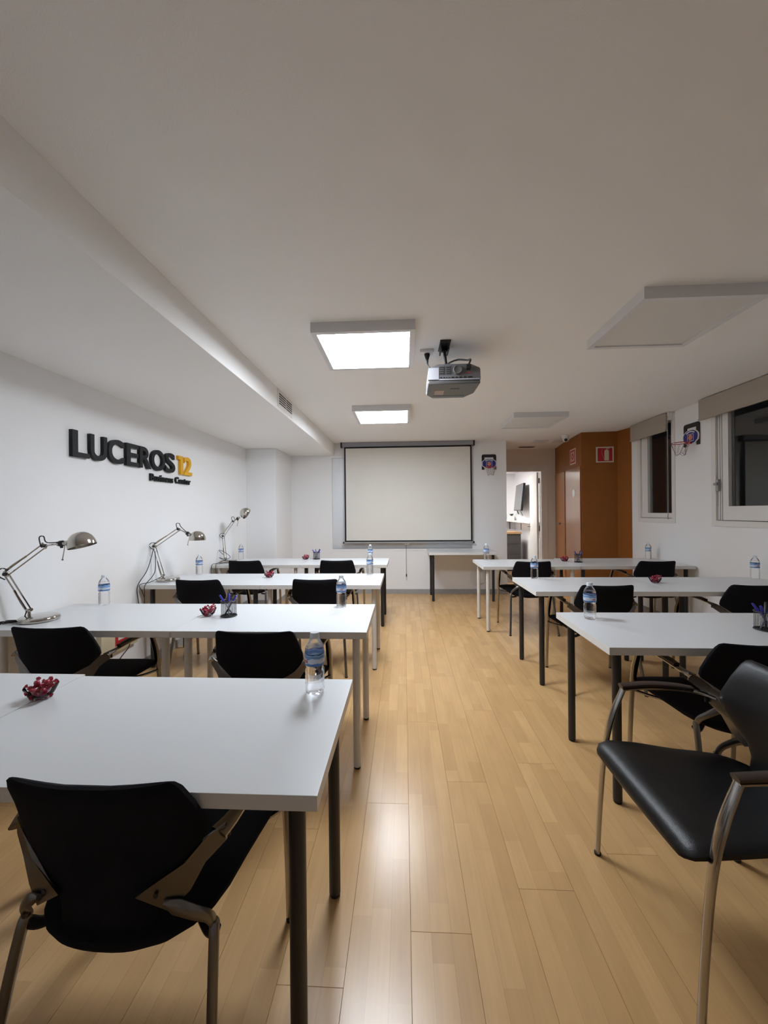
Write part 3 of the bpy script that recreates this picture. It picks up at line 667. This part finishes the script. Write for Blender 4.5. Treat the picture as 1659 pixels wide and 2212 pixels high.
# ------------------------------------------------------------------ chairs
def make_chair(name, label, skin):
    t = thing(name, label, 'chair')
    bm = bm_new()
    loft(bm, [(.272, .422, 0, 1, .222, .004, .004), (.268, .426, 0, 1, .236, .014, .006), (.252, .434, 0, 1, .254, .025, .008), (.215, .440, 0, 1, .260, .030, .010), (.12, .437, 0, 1, .250, .030, .012),
              (0, .428, 0, 1, .230, .027, .014), (-.08, .421, 0, 1, .220, .030, .018), (-.13, .419, 0, 1, .207, .032, .020), (-.17, .420, 0, 1, .182, .031, .020), (-.20, .424, 0, 1, .148, .027, .016), (-.220, .430, 0, 1, .105, .019, .010), (-.231, .436, 0, 1, .06, .008, .004)])
    obj('seat', bm, skin, t)
    bm = bm_new()
    loft(bm, [(-.196, .440, 1, 0, .105, .012, .0), (-.200, .462, 1, .05, .108, .017, .004), (-.206, .500, 1, .08, .105, .019, .006), (-.210, .535, 1, .08, .115, .020, .012), (-.214, .565, 1, .10, .150, .020, .022),
              (-.219, .605, 1, .15, .195, .020, .040), (-.224, .640, 1, .2, .214, .020, .048), (-.230, .668, 1, .22, .214, .020, .046), (-.244, .725, 1, .28, .203, .020, .036), (-.262, .778, 1, .32, .191, .018, .026), (-.269, .796, 1, .3, .184, .012, .022), (-.272, .803, 1, .3, .172, .004, .02)], pw=.6)
    obj('backrest', bm, skin, t)
    for s in (-1, 1):
        X = lambda x: x * s
        bm = bm_new(); sweep(bm, [(X(.268), .252, .006), (X(.268), .240, .20), (X(.268), .222, .40), (X(.267), .195, .54), (X(.265), .150, .655)], .0165, .0075, side=(1, 0, 0), segs=12, ta=[.75, .75, .85, 1.1, .85], pw=.8)
        l = obj('front_leg', bm, M['chrome'], t)
        bm = bm_new(); lathe(bm, [(0, 0), (.0125, 0), (.013, .008), (0, .008)], 12); obj('foot', bm, M['rubber'], l, (X(.268), .252, 0))
        bm = bm_new(); sweep(bm, [(X(.222), -.165, .430), (X(.226), -.178, .415), (X(.238), -.215, .26), (X(.258), -.268, .006)], .011, .0135, side=(1, 0, 0), segs=12)
        l = obj('rear_leg', bm, M['chromedark'], t)
        bm = bm_new(); lathe(bm, [(0, 0), (.0125, 0), (.013, .008), (0, .008)], 12); obj('foot', bm, M['rubber'], l, (X(.258), -.268, 0))
        # arm: flat bar with a dark pad on it
        bm = bm_new(); sweep(bm, [(X(.265), .156, .655), (X(.267), .06, .662), (X(.264), -.05, .660), (X(.254), -.13, .650), (X(.236), -.172, .640)], .015, .006, side=(1, 0, 0), segs=10, pw=.7, ta=[.9, 1, 1, 1.15, 1.5])
        a = obj('arm', bm, M['chrome'], t)
        bm = bm_new(); sweep(bm, [(X(.265), .160, .667), (X(.267), .06, .675), (X(.264), -.04, .672), (X(.257), -.105, .664)], .018, .0075, side=(1, 0, 0), segs=10, pw=.6, ta=[.9, 1, 1, .8])
        obj('arm_pad', bm, M['pad'], a, label='dark brown arm pad')
        bm = bm_new(); lathe(bm, [(0, 0), (.007, 0), (.007, .018), (0, .018)], 10); obj('cap_screw', bm, M['rubber'], a, (X(.247), -.152, .618))
        # pointed bracket behind the back, and its strut down to the rear leg
        bm = bm_new(); poly = [(.248, .655), (.250, .618), (.212, .585), (.185, .535), (.150, .505), (.085, .548), (.105, .562), (.175, .598), (.215, .640)]
        F, Bk = [], []
        for x, z in poly:
            y = -.236 + .058 * (x / .214) ** 2 + (.0 if z > .52 else -.002)
            F.append(bm.verts.new((X(x), y, z))); Bk.append(bm.verts.new((X(x), y - .009, z)))
        k = len(poly); bm.faces.new(F); bm.faces.new(Bk[::-1])
        for i in range(k): bm.faces.new((F[i], F[(i + 1) % k], Bk[(i + 1) % k], Bk[i]))
        bmesh.ops.triangulate(bm, faces=[f for f in bm.faces if len(f.verts) > 4])
        br = obj('back_bracket', bm, M['chromedark'], t)
        bm = bm_new(); sweep(bm, [(X(.140), -.224, .530), (X(.165), -.220, .518), (X(.195), -.205, .492), (X(.217), -.182, .460), (X(.222), -.166, .425)], .013, .006, side=(0, .3, 1), segs=10, ta=[.4, 1.1, 1, .9, .9]); obj('strut', bm, M['chromedark'], br)
        bm = bm_new(); lathe(bm, [(0, 0), (.005, 0), (.005, .002), (0, .002)], 10); obj('bolt', bm, M['legb'], br, (X(.125), -.2276, .547), (PI / 2, 0, 0))
        bm = bm_new(); sweep(bm, [(X(.225), -.166, .412), (X(.20), -.150, .398), (X(.15), -.10, .392)], .014, .008, side=(0, 1, 0), segs=8); obj('seat_mount', bm, M['legb'], t)
    bm = bm_new(); sweep(bm, [(-.266, .218, .405), (-.20, .17, .392), (-.10, .12, .388), (.10, .12, .388), (.20, .17, .392), (.266, .218, .405)], .009, .007, side=(0, 1, 0), segs=8); obj('crossbar', bm, M['chrome'], t)
    return t
GC = 'black fabric armchairs at the tables'
spots = [
    (-.66, 1.03, 0, 'black fabric armchair nearest the camera at lower left, seen from behind'),
    (-1.776, 2.09, 1.5, 'black fabric armchair in the second left row in front of the nearest desk lamp'),
    (-.706, 2.04, 0, 'black fabric armchair in the second left row, nearer the aisle'),
    (-1.738, 3.43, 0, 'black fabric armchair in the third left row in front of the middle desk lamp'),
    (-.742, 3.45, 0, 'black fabric armchair in the third left row, nearer the aisle'),
    (-1.868, 4.71, 0, 'black fabric armchair in the farthest left row in front of the farthest desk lamp'),
    (-.780, 4.71, 0, 'black fabric armchair in the farthest left row, nearer the aisle'),
    (1.405, 4.56, 0, 'black fabric armchair in the farthest right row, nearer the aisle'),
    (2.715, 4.56, 0, 'black fabric armchair in the farthest right row, in front of the brown block'),
    (1.495, 3.19, 0, 'black fabric armchair in the second right row at the aisle end, behind a water bottle'),
    (2.56, 3.20, 0, 'black fabric armchair in the second right row beside the window wall, behind the pen cup'),
    (1.475, 1.915, 0, 'black fabric armchair at the nearest right table, partly hidden by the leather chair'),
]
ch0 = None
for x, y, r, lb in spots:
    if ch0 is None:
        ch0 = make_chair('armchair', lb, M['fabric']); ch0['group'] = GC; ch0.location = (x, y, 0); ch0.rotation_euler = (0, 0, math.radians(r))
    else: dup(ch0, (x, y, 0), math.radians(r), lb, GC)
lc = make_chair('leather_armchair', 'black leather armchair with chrome arms at lower right, turned towards the aisle', M['leather'])
lc.location = (1.005, 1.31, 0); lc.rotation_euler = (0, 0, PI / 2)

# ------------------------------------------------------------------ desk lamps
def lamp(label, x, y, J, nrm, cords):
    """J: pivot, elbow, wrist, neck, shade offsets from the base centre; nrm: way the shade opens"""
    t = thing('desk_lamp', label, 'desk lamp', (x, y, .74), 0, 'nickel desk lamps along the left wall')
    piv, elb, wri, nek, shd = [Vector(j) for j in J]
    bm = bm_new(); lathe(bm, [(0, 0), (.092, 0), (.098, .004), (.100, .012), (.098, .021), (.091, .027), (.08, .029), (0, .030)], 40); obj('base', bm, M['nickel'], t)
    bm = bm_new(); sweep(bm, [(piv.x, piv.y, .021), (piv.x, piv.y, .035), tuple(piv)], .008, segs=12, smooth=False); sweep(bm, [(piv.x, piv.y - .012, piv.z), (piv.x, piv.y + .012, piv.z)], .011, segs=12, smooth=False); obj('post', bm, M['nickel'], t)
    def arm(nm, a, b):
        bm = bm_new(); d = (b - a).normalized(); o = d.cross(Vector((0, 1, 0))).normalized() * .013
        for s in (-1, 1): sweep(bm, [a + o * s, b + o * s], .0042, .0042, segs=8, smooth=False)
        for p in (a, b): sweep(bm, [p - o * 1.5, p + o * 1.5], .008, .006, segs=8, smooth=False)
        r = obj(nm, bm, M['nickel'], t)
        bm = bm_new(); p = a + d * .05 + o * 1.0; sweep(bm, [a + d * .01 + o * 1.3, a + d * .06 + o * 1.4, a + d * .14 + o], .006, segs=8, smooth=False); obj('spring', bm, M['nickel'], r)
        return r
    arm('lower_arm', piv, elb); arm('upper_arm', elb, wri)
    bm = bm_new()
    for p in (elb, wri): sweep(bm, [p + Vector((0, -.014, 0)), p + Vector((0, .014, 0))], .010, segs=12, smooth=False)
    obj('joint', bm, M['black'], t)
    bm = bm_new(); sweep(bm, [wri, wri * .45 + nek * .55, nek], .0055, segs=8, smooth=False); d = (nek - wri).normalized(); m_ = wri * .4 + nek * .6
    sweep(bm, [m_, nek + d * .012], .014, segs=12, smooth=False); nk = obj('neck', bm, M['nickel'], t)
    bm = bm_new(); q = m_ * .6 + nek * .4; sweep(bm, [q - d * .009, q + d * .009], .018, segs=12, smooth=False); sweep(bm, [q, q + Vector((0, 0, -.026))], .008, segs=8, smooth=False); obj('clamp', bm, M['black'], nk)
    bm = bm_new(); q = m_ * .2 + nek * .8; side = Vector((-.02, 0, -.10)); sweep(bm, [q, q + side * .95], .003, segs=8, smooth=False); sweep(bm, [q + side * .94, q + side], .006, segs=8, smooth=False); obj('switch_stem', bm, M['nickel'], nk)
    # shade: dome, open towards nrm
    n_ = Vector(nrm).normalized(); R = .073; H = .085
    prof = [(R, 0)] + [(R * math.cos(a) ** .85, H * math.sin(a)) for a in [PI / 2 * k / 9 for k in range(1, 9)]] + [(0.0, H)]
    pin = [(0, H - .003)] + [((R - .002) * math.cos(a) ** .85, (H - .003) * math.sin(a)) for a in [PI / 2 * k / 9 for k in range(8, 0, -1)]] + [(R - .002, 0), (R, 0)]
    bm = bm_new(); lathe(bm, prof, 36); lathe(bm, pin, 36); bmesh.ops.remove_doubles(bm, verts=bm.verts[:], dist=1e-5)
    o = obj('shade', bm, M['nickel'], t, label='polished dome shade'); o.matrix_local = Matrix.Translation(shd) @ (-n_).to_track_quat('Z', 'Y').to_matrix().to_4x4()
    bm = bm_new(); lathe(bm, [(0, 0), (.016, .004), (.024, .02), (.02, .038), (.012, .052), (.012, .075), (0, .075)], 18); b = obj('bulb', bm, M['white'], t); b.matrix_local = Matrix.Translation(shd - n_ * .006) @ (-n_).to_track_quat('Z', 'Y').to_matrix().to_4x4()
    bm = bm_new()
    for c in cords: sweep(bm, c, .0032, segs=6, n=6)
    for a, b2 in ((wri, nek),):                  # small loops of cable over the joints
        sweep(bm, [a + Vector((-.004, -.016, .0)), a + Vector((-.012, -.016, .05)), a + Vector((.015, -.016, .055)), a + Vector((.035, -.016, .02)), b2 + Vector((-.01, -.012, .008))], .0032, segs=6)
    e = elb; sweep(bm, [e + Vector((.03, -.016, .025)), e + Vector((-.005, -.018, .034)), e + Vector((-.035, -.018, .012)), e + Vector((-.02, -.018, -.014)), e + Vector((.01, -.016, -.03))], .0032, segs=6)
    obj('power_cord', bm, M['cord'], t)
    return t
l1 = lamp('nickel desk lamp nearest the camera, reaching right over the second left row', -2.155, 2.19,
     [(-.062, 0, .06), (-.128, -.07, .285), (.062, -.03, .442), (.195, -.02, .458), (.283, -.015, .437)], (.29, 0, -.955),
     [[(-.066, -.012, .055), (-.075, -.02, .02), (-.09, -.04, .006), (-.13, -.09, .004)]])
bm = bm_new()
for k in range(6): sweep(bm, [(-.125 + .006 * k, -.19 + .018 * k, .006 + .006 * (k % 3)), (-.118 + .003 * k, -.13 + .008 * k, .014 + .004 * (k % 3)), (-.10 + .004 * k, -.07 + .006 * k, .006 + .004 * (k % 2)), (-.08, -.035, .006)], .0035, segs=6)
obj('cord_bundle', bm, M['cord'], l1)
lamp('nickel desk lamp in the third left row, dome facing down, cords over the edge', -2.20, 3.52,
     [(-.05, 0, .05), (-.098, -.05, .325), (.117, -.02, .478), (.225, -.01, .425), (.283, 0, .375)], (0, 0, -1),
     [[(-.098, -.06, .30), (-.105, -.14, .12), (-.118, -.246, .0), (-.115, -.25, -.12), (-.09, -.25, -.22)],
      [(-.085, -.06, .28), (-.06, -.10, .10), (-.052, -.246, .004), (-.058, -.246, -.06), (-.06, -.25, -.2)],
      [(-.05, -.01, .04), (-.09, -.12, .008), (-.105, -.244, .004), (-.08, -.246, -.05), (-.06, -.25, -.10)]])
lamp('nickel desk lamp farthest from the camera, its shade tipped up', -2.225, 4.84,
     [(-.045, 0, .05), (-.06, -.03, .335), (.068, -.02, .52), (.14, -.01, .565), (.235, 0, .612)], (.857, 0, -.514),
     [[(-.06, -.03, .10), (-.09, -.08, .16), (.0, -.12, .14), (.08, -.14, .08), (.0, -.16, .04), (-.06, -.20, .012), (-.08, -.286, .0), (-.085, -.29, -.12)],
      [(-.045, -.01, .04), (-.08, -.10, .07), (.03, -.18, .05), (.09, -.14, .03), (-.02, -.22, .01), (-.03, -.286, .0), (-.02, -.29, -.14)]])

# ------------------------------------------------------------------ bottles
def wv(a, r, z):
    if .012 < z < .075: return (.0035 * math.sin(3 * a + z * 60), 0.0)
    return (0, 0)
def make_bottle(label, word):
    t = thing('water_bottle', label, 'bottle')
    bm = bm_new()
    lathe(bm, [(0, .004), (.018, .003), (.025, 0), (.030, .004), (.0325, .013), (.0335, .020), (.0318, .027), (.0335, .034), (.0318, .041), (.0335, .048), (.0318, .055), (.0335, .062), (.0320, .069), (.0335, .076), (.0330, .081), (.0295, .087), (.0295, .092), (.0330, .098), (.0332, .140), (.0325, .150), (.0300, .160), (0, .160)], 40, wave=wv)
    obj('water_body', bm, M['water'], t)
    bm = bm_new(); lathe(bm, [(.0302, .160), (.026, .169), (.018, .181), (.0142, .186), (.0142, .191)], 32); obj('shoulder', bm, M['pet'], t)
    bm = bm_new(); lathe(bm, [(0, .2065), (.0135, .2065), (.0155, .204), (.0158, .192), (.0168, .191), (.0168, .188), (.0140, .188)][::-1], 28); obj('cap', bm, M['capw'], t, label='pale screw cap')
    bm = bm_new(); lathe(bm, [(.0334, .0995), (.0338, .1005), (.0338, .1395), (.0334, .1405)], 40); lb = obj('paper_label', bm, M['label'], t, label='blue and white printed label')
    if word:
        bm = textmesh(word, .020, .0002, .0003)
        for v in bm.verts:
            a = -PI / 2 + (v.co.x - .012) / .0341; r = .0341 + v.co.z; v.co = Vector((r * math.cos(a), r * math.sin(a), .110 + v.co.y))
        obj('label_word', bm, M['red'], lb, smooth=False)
    return t
GB = 'small water bottles on the tables'
bt = [(-.312, 1.330, 45, 'water bottle nearest the camera, at the right end of the lower left table'),
      (-2.06, 2.570, -60, 'water bottle in the second left row beside the left wall, right of the nearest lamp'),
      (-.415, 2.545, 10, 'water bottle in the second left row at its aisle end'),
      (-2.09, 3.870, 0, 'water bottle in the third left row beside the left wall, right of the middle lamp'),
      (-.343, 3.885, 30, 'water bottle in the third left row at its aisle end, in front of another bottle'),
      (-2.20, 5.15, 0, 'water bottle in the farthest left row right of the farthest lamp'),
      (-.432, 4.96, 0, 'water bottle in the farthest left row at its aisle end, rising behind another bottle'),
      (1.057, 2.278, 20, 'water bottle on the nearest right table at its aisle end'),
      (1.188, 3.62, 0, 'water bottle in the second right row at its aisle end'),
      (3.085, 3.585, 0, 'water bottle in the second right row beside the window wall'),
      (1.040, 4.985, 0, 'water bottle in the farthest right row at its aisle end'),
      (3.06, 5.04, 0, 'water bottle in the farthest right row beside the right wall')]
b0 = None
for x, y, r, lb in bt:
    if b0 is None:
        b0 = make_bottle(lb, 'val'); b0['group'] = GB; b0.location = (x, y, .7402); b0.rotation_euler = (0, 0, math.radians(-r))
    else: dup(b0, (x, y, .7402), math.radians(r), lb, GB)

# ------------------------------------------------------------------ candy bowls
def make_bowl(label):
    bm = bm_new(); wave = lambda a, r, z: (.0025 * math.sin(6 * a) if z > .034 else 0, 0)
    lathe(bm, [(0, .002), (.020, .002), (.024, 0), (.026, .003), (.036, .015), (.043, .030), (.048, .042)], 36, wave=wave)
    lathe(bm, [(.048, .042), (.0465, .0425), (.0415, .030), (.0345, .0165), (.024, .006), (0, .006)], 36, wave=wave)
    bmesh.ops.remove_doubles(bm, verts=bm.verts[:], dist=1e-5)
    return tag(obj('glass_bowl', bm, M['bowl']), label, 'bowl', 'small glass bowls of sweets')
def candy_mesh():
    bm = bm_new(); bmesh.ops.create_icosphere(bm, subdivisions=2, radius=1.0)
    for v in bm.verts: v.co = Vector((v.co.x * .0115, v.co.y * .0085, v.co.z * .0080)) * (1 + .12 * math.sin(v.co.x * 9 + v.co.z * 7))
    for s in (-1, 1):
        c = bm.verts.new((s * .010, 0, 0)); ring = [bm.verts.new((s * (.019 + .0015 * (k % 2)), .0075 * math.cos(2 * PI * k / 8), .0075 * math.sin(2 * PI * k / 8))) for k in range(8)]
        for k in range(8): bm.faces.new((c, ring[k], ring[(k + 1) % 8]))
    return bm
bw = [(-1.235, 1.26, 'glass bowl of red wrapped sweets on the table nearest the camera in the left corner', 'nearest left table'),
      (-1.194, 2.31, 'glass bowl of red wrapped sweets beside the pen cup in the second left row', 'second left row'),
      (-1.300, 3.69, 'glass bowl of red wrapped sweets in the middle of the third left row', 'third left row'),
      (-1.304, 5.10, 'glass bowl of red wrapped sweets beside the pen cup in the farthest left row', 'farthest left row'),
      (2.118, 3.40, 'glass bowl of red wrapped sweets in the middle of the second right row', 'second right row'),
      (1.945, 4.83, 'glass bowl of red wrapped sweets beside the pen cup in the farthest right row', 'farthest right row')]
g0 = None; cm = None
SL = [(0, 0, .015)] + [(.019 * math.cos(2 * PI * k / 4), .019 * math.sin(2 * PI * k / 4), .0175) for k in range(4)] \
   + [(.028 * math.cos(2 * PI * k / 6 + .4), .028 * math.sin(2 * PI * k / 6 + .4), .034) for k in range(6)] + [(0, 0, .033)] \
   + [(.017, .014, .051), (-.018, .003, .050), (.026, -.004, .056)]
WHERE = ['at the bottom middle', 'low at the right', 'low at the back', 'low at the left', 'low at the front', 'at the rim right', 'at the rim back right', 'at the rim back left',
         'at the rim left', 'at the rim front left', 'at the rim front right', 'in the middle', 'on top at the back', 'on top at the left', 'highest on top at the right']
for i, (x, y, lb, row) in enumerate(bw):
    if g0 is None: g0 = make_bowl(lb); g0.location = (x, y, .7401)
    else:
        o = g0.copy(); C.objects.link(o); o.location = (x, y, .7401); o['label'] = lb
    for k, (cx, cy, cz) in enumerate(SL):
        if cm is None: o = obj('wrapped_sweet', candy_mesh(), M['candy']); cm = o
        else: o = cm.copy(); C.objects.link(o)
        o.location = (x + cx, y + cy, .7405 + cz)
        o.rotation_euler = (random.uniform(-.5, .5), random.uniform(-.6, .6), random.uniform(0, PI) if cz > .02 else 2 * PI * k / 4 + PI / 2)
        tag(o, 'dark red sweet ' + WHERE[k] + ', bowl of the ' + row, 'sweet', 'red wrapped sweets in the bowl of the ' + row)

# ------------------------------------------------------------------ pen cups and pens
def make_cup(label):
    t = thing('pen_cup', label, 'pen cup')
    R, H = .0445, .098; bm = bm_new(); segs, rows = 44, 22; vs = []
    for j in range(rows + 1):
        vs.append([bm.verts.new((R * math.cos(2 * PI * k / segs), R * math.sin(2 * PI * k / segs), .004 + (H - .008) * j / rows)) for k in range(segs)])
    for j in range(rows):
        for k in range(segs): bm.faces.new((vs[j][k], vs[j][(k + 1) % segs], vs[j + 1][(k + 1) % segs], vs[j + 1][k]))
    bmesh.ops.wireframe(bm, faces=bm.faces[:], thickness=.0014, use_even_offset=False, use_replace=True, use_boundary=True)
    obj('wire_mesh', bm, M['mesh'], t, smooth=False)
    for nm, z in (('top_ring', H - .004), ('bottom_ring', .004)):
        bm = bm_new(); sweep(bm, [(R * math.cos(2 * PI * k / 36), R * math.sin(2 * PI * k / 36), z) for k in range(37)], .0028, .0038, side=(0, 0, 1), segs=6, smooth=False); obj(nm, bm, M['mesh'], t)
    bm = bm_new(); lathe(bm, [(0, .0005), (R - .001, .0005), (R - .001, .002), (0, .002)], 36); obj('cup_floor', bm, M['mesh'], t)
    return t
def make_pen(capm, barm):
    t = thing('pen', 'pen', 'pen')
    bm = bm_new(); lathe(bm, [(0, 0), (.0012, .001), (.0035, .012), (.0040, .016), (.0040, .110), (0, .110)], 8); obj('barrel', bm, barm, t)
    bm = bm_new(); lathe(bm, [(0, .148), (.0042, .148), (.0052, .144), (.0055, .094), (.0043, .094)][::-1], 10); box(bm, .0050, .0070, -.0015, .0015, .104, .142); obj('cap', bm, capm, t)
    return t
cups = [(-1.061, 2.30, 'black wire pen cup in the second left row with three blue pens fanning out', 'second left row'),
        (-1.165, 5.13, 'black wire pen cup in the farthest left row under the screen edge', 'farthest left row'),
        (2.071, 4.74, 'black wire pen cup in the farthest right row in front of the brown block', 'farthest right row'),
        (1.838, 2.08, 'black wire pen cup on the nearest right table at the right edge', 'nearest right table')]
SPOT = [(PI + .15, 'leaning left', 'penb'), (-.1, 'leaning right', 'penb'), (PI / 2 + .35, 'leaning to the back', 'penb'), (.45, 'leaning far right', 'penk')]
c0 = p0 = pk = None
for i, (x, y, lb, row) in enumerate(cups):
    if c0 is None: c0 = make_cup(lb); c0['group'] = 'black wire pen cups'; c0.location = (x, y, .7401)
    else: dup(c0, (x, y, .7401), None, lb)
    for k, (a, how, cap) in enumerate(SPOT):
        a2 = a + i * .12
        if cap == 'penb':
            if p0 is None: p = p0 = make_pen(M['penb'], M['penc'])
            else: p = dup(p0, (0, 0, 0))
        else:
            if pk is None: p = pk = make_pen(M['penk'], M['penk'])
            else: p = dup(pk, (0, 0, 0))
        lean = (.034, .032, .030, .027)[k]
        b_ = Vector((x - math.cos(a2) * .030 + (k - 1.5) * .003, y - math.sin(a2) * .030 + .004 * (k % 2), .7435)); tp = Vector((x + math.cos(a2) * lean, y + math.sin(a2) * lean, .7401 + .098))
        p.location = b_; p.rotation_euler = (tp - b_).to_track_quat('Z', 'Y').to_euler()
        tag(p, ('black pen ' if cap == 'penk' else 'blue capped pen ') + how + ' in the wire cup of the ' + row, 'pen', 'pens in the wire cups')

# ------------------------------------------------------------------ small things on the walls and beyond the door
t = thing('wall_socket_box', 'cream socket box with a red label low on the left wall', 'socket', (LX, 3.02, .36))
bm = bm_new(); box(bm, 0, .045, -.20, .20, -.09, .10, bev=.006); obj('box', bm, mat('cream_box', (.58, .52, .36), .5), t, smooth=False)
bm = bm_new(); box(bm, .0452, .0465, -.06, .14, -.045, .08); r_ = obj('red_plate', bm, M['red'], t, smooth=False)
bm = bm_new(); box(bm, .0467, .0475, -.03, .05, -.005, .05); obj('pale_window', bm, M['pale'], r_, smooth=False)
bm = bm_new(); sweep(bm, [(.05, .10, .02), (.07, .06, -.08), (.06, -.04, -.16), (.04, -.10, -.30)], .004, segs=6); obj('power_cord', bm, M['cord'], t)
t = thing('cable_coil', 'coil of white cable hanging on the back wall behind the white table legs', 'cable', (1.19, BY, .27))
bm = bm_new()
for k in range(4):
    rr = .135 - .012 * k; dx = .02 * k
    sweep(bm, [(dx + rr * .75 * math.cos(2 * PI * j / 28), -.012 - .006 * k, rr * 1.0 * math.sin(2 * PI * j / 28)) for j in range(29)], .0045, segs=6, smooth=False)
obj('cable', bm, M['white'], t)
bm = bm_new(); box(bm, .09, .19, -.02, 0, .02, .10, bev=.004); obj('wall_plate', bm, M['white'], t, smooth=False)
t = thing('television', 'black flat television tilted on the wall of the room beyond the open door', 'television', (2.82, 9.28, 1.36))
bm = bm_new(); box(bm, -.02, .025, -.50, .50, 0, .62, bev=.006); o = obj('housing', bm, M['black'], t, (-.14, 0, 0), (0, math.radians(6), math.radians(-7)), smooth=False)
bm = bm_new(); box(bm, -.0225, -.0203, -.485, .485, .02, .605); obj('screen', bm, M['tv'], t, (-.14, 0, 0), (0, math.radians(6), math.radians(-7)), smooth=False)
bm = bm_new(); sweep(bm, [(0, 0, .30), (-.05, .05, .30), (-.115, 0, .30)], .02, segs=8, smooth=False); obj('wall_arm', bm, M['black'], t)
bm = bm_new(); sweep(bm, [(-.12, -.15, .01), (-.10, -.15, -.06), (-.08, -.16, -.12)], .006, segs=6); sweep(bm, [(-.12, .12, .01), (-.10, .13, -.05), (-.09, .12, -.08)], .012, segs=6); obj('hanging_cable', bm, M['cord'], t)
t = thing('wall_shelf', 'pale wall shelf on dark brackets in the room beyond the open door', 'shelf', (2.82, 9.0, 1.09))
bm = bm_new(); box(bm, -.20, -.001, -.75, .998, 0, .028, bev=.002); box(bm, -1.6, -.201, .798, .998, 0, .028, bev=.002); obj('board', bm, M['trimw'], t, smooth=False)
for x, y, ax in ((-.02, -.15, 0), (-.02, .5, 0), (-.14, .985, 1), (-.55, .985, 1), (-1.0, .985, 1)):
    bm = bm_new()
    if ax == 0: box(bm, -.012, -.001, y - .012, y + .012, -.19, 0); box(bm, -.17, -.012, y - .012, y + .012, -.012, 0)
    else: box(bm, x - .012, x + .012, .986, .997, -.19, 0); box(bm, x - .012, x + .012, .83, .986, -.012, 0)
    obj('bracket', bm, M['projd'], t, smooth=False)
t = thing('potted_plant', 'small green plant in a white square pot on the far shelf', 'plant', (2.70, 9.88, 1.119))
bm = bm_new(); prism(bm, [(-.05, -.05), (.05, -.05), (.05, .05), (-.05, .05)], 0, .115, None, .004); obj('pot', bm, M['white'], t, smooth=False)
for k in range(16):
    a = k * 2.4; f = .35 + .65 * ((k * 7) % 16) / 16; bm = bm_new(); L_ = .055 + .03 * f
    d = Vector((math.cos(a) * f, math.sin(a) * f, 1.1)).normalized(); s = d.cross(Vector((0, 0, 1))); s = s.normalized() if s.length > .01 else Vector((1, 0, 0))
    b_ = Vector((math.cos(a) * .02 * f, math.sin(a) * .02 * f, .112))
    sweep(bm, [b_, b_ + d * L_ * .5, b_ + d * L_ + Vector((0, 0, -.008))], .014, .0012, side=tuple(s), segs=6, n=3, ta=[.3, 1, .1]); obj('leaf', bm, M['leaf'], t)
t = thing('drawer_cabinet', 'dark grey drawer cabinet with an oak top in the room beyond the open door', 'cabinet', (2.40, 9.10, 0))
bm = bm_new(); box(bm, -.26, .26, -.10, .45, .01, .83, bev=.004); obj('body', bm, M['cab'], t, smooth=False)
bm = bm_new(); box(bm, -.29, .27, -.12, .46, .831, .875, bev=.003); obj('oak_top', bm, M['oak'], t, smooth=False)
for k, (z0, z1) in enumerate(((.02, .37), (.378, .60), (.608, .80))):
    bm = bm_new(); box(bm, -.255, .255, -.114, -.1005, z0, z1, bev=.003); obj('drawer', bm, mat('drawer_front', (.085, .078, .076), .45), t, smooth=False)
bpy.context.view_layer.update()
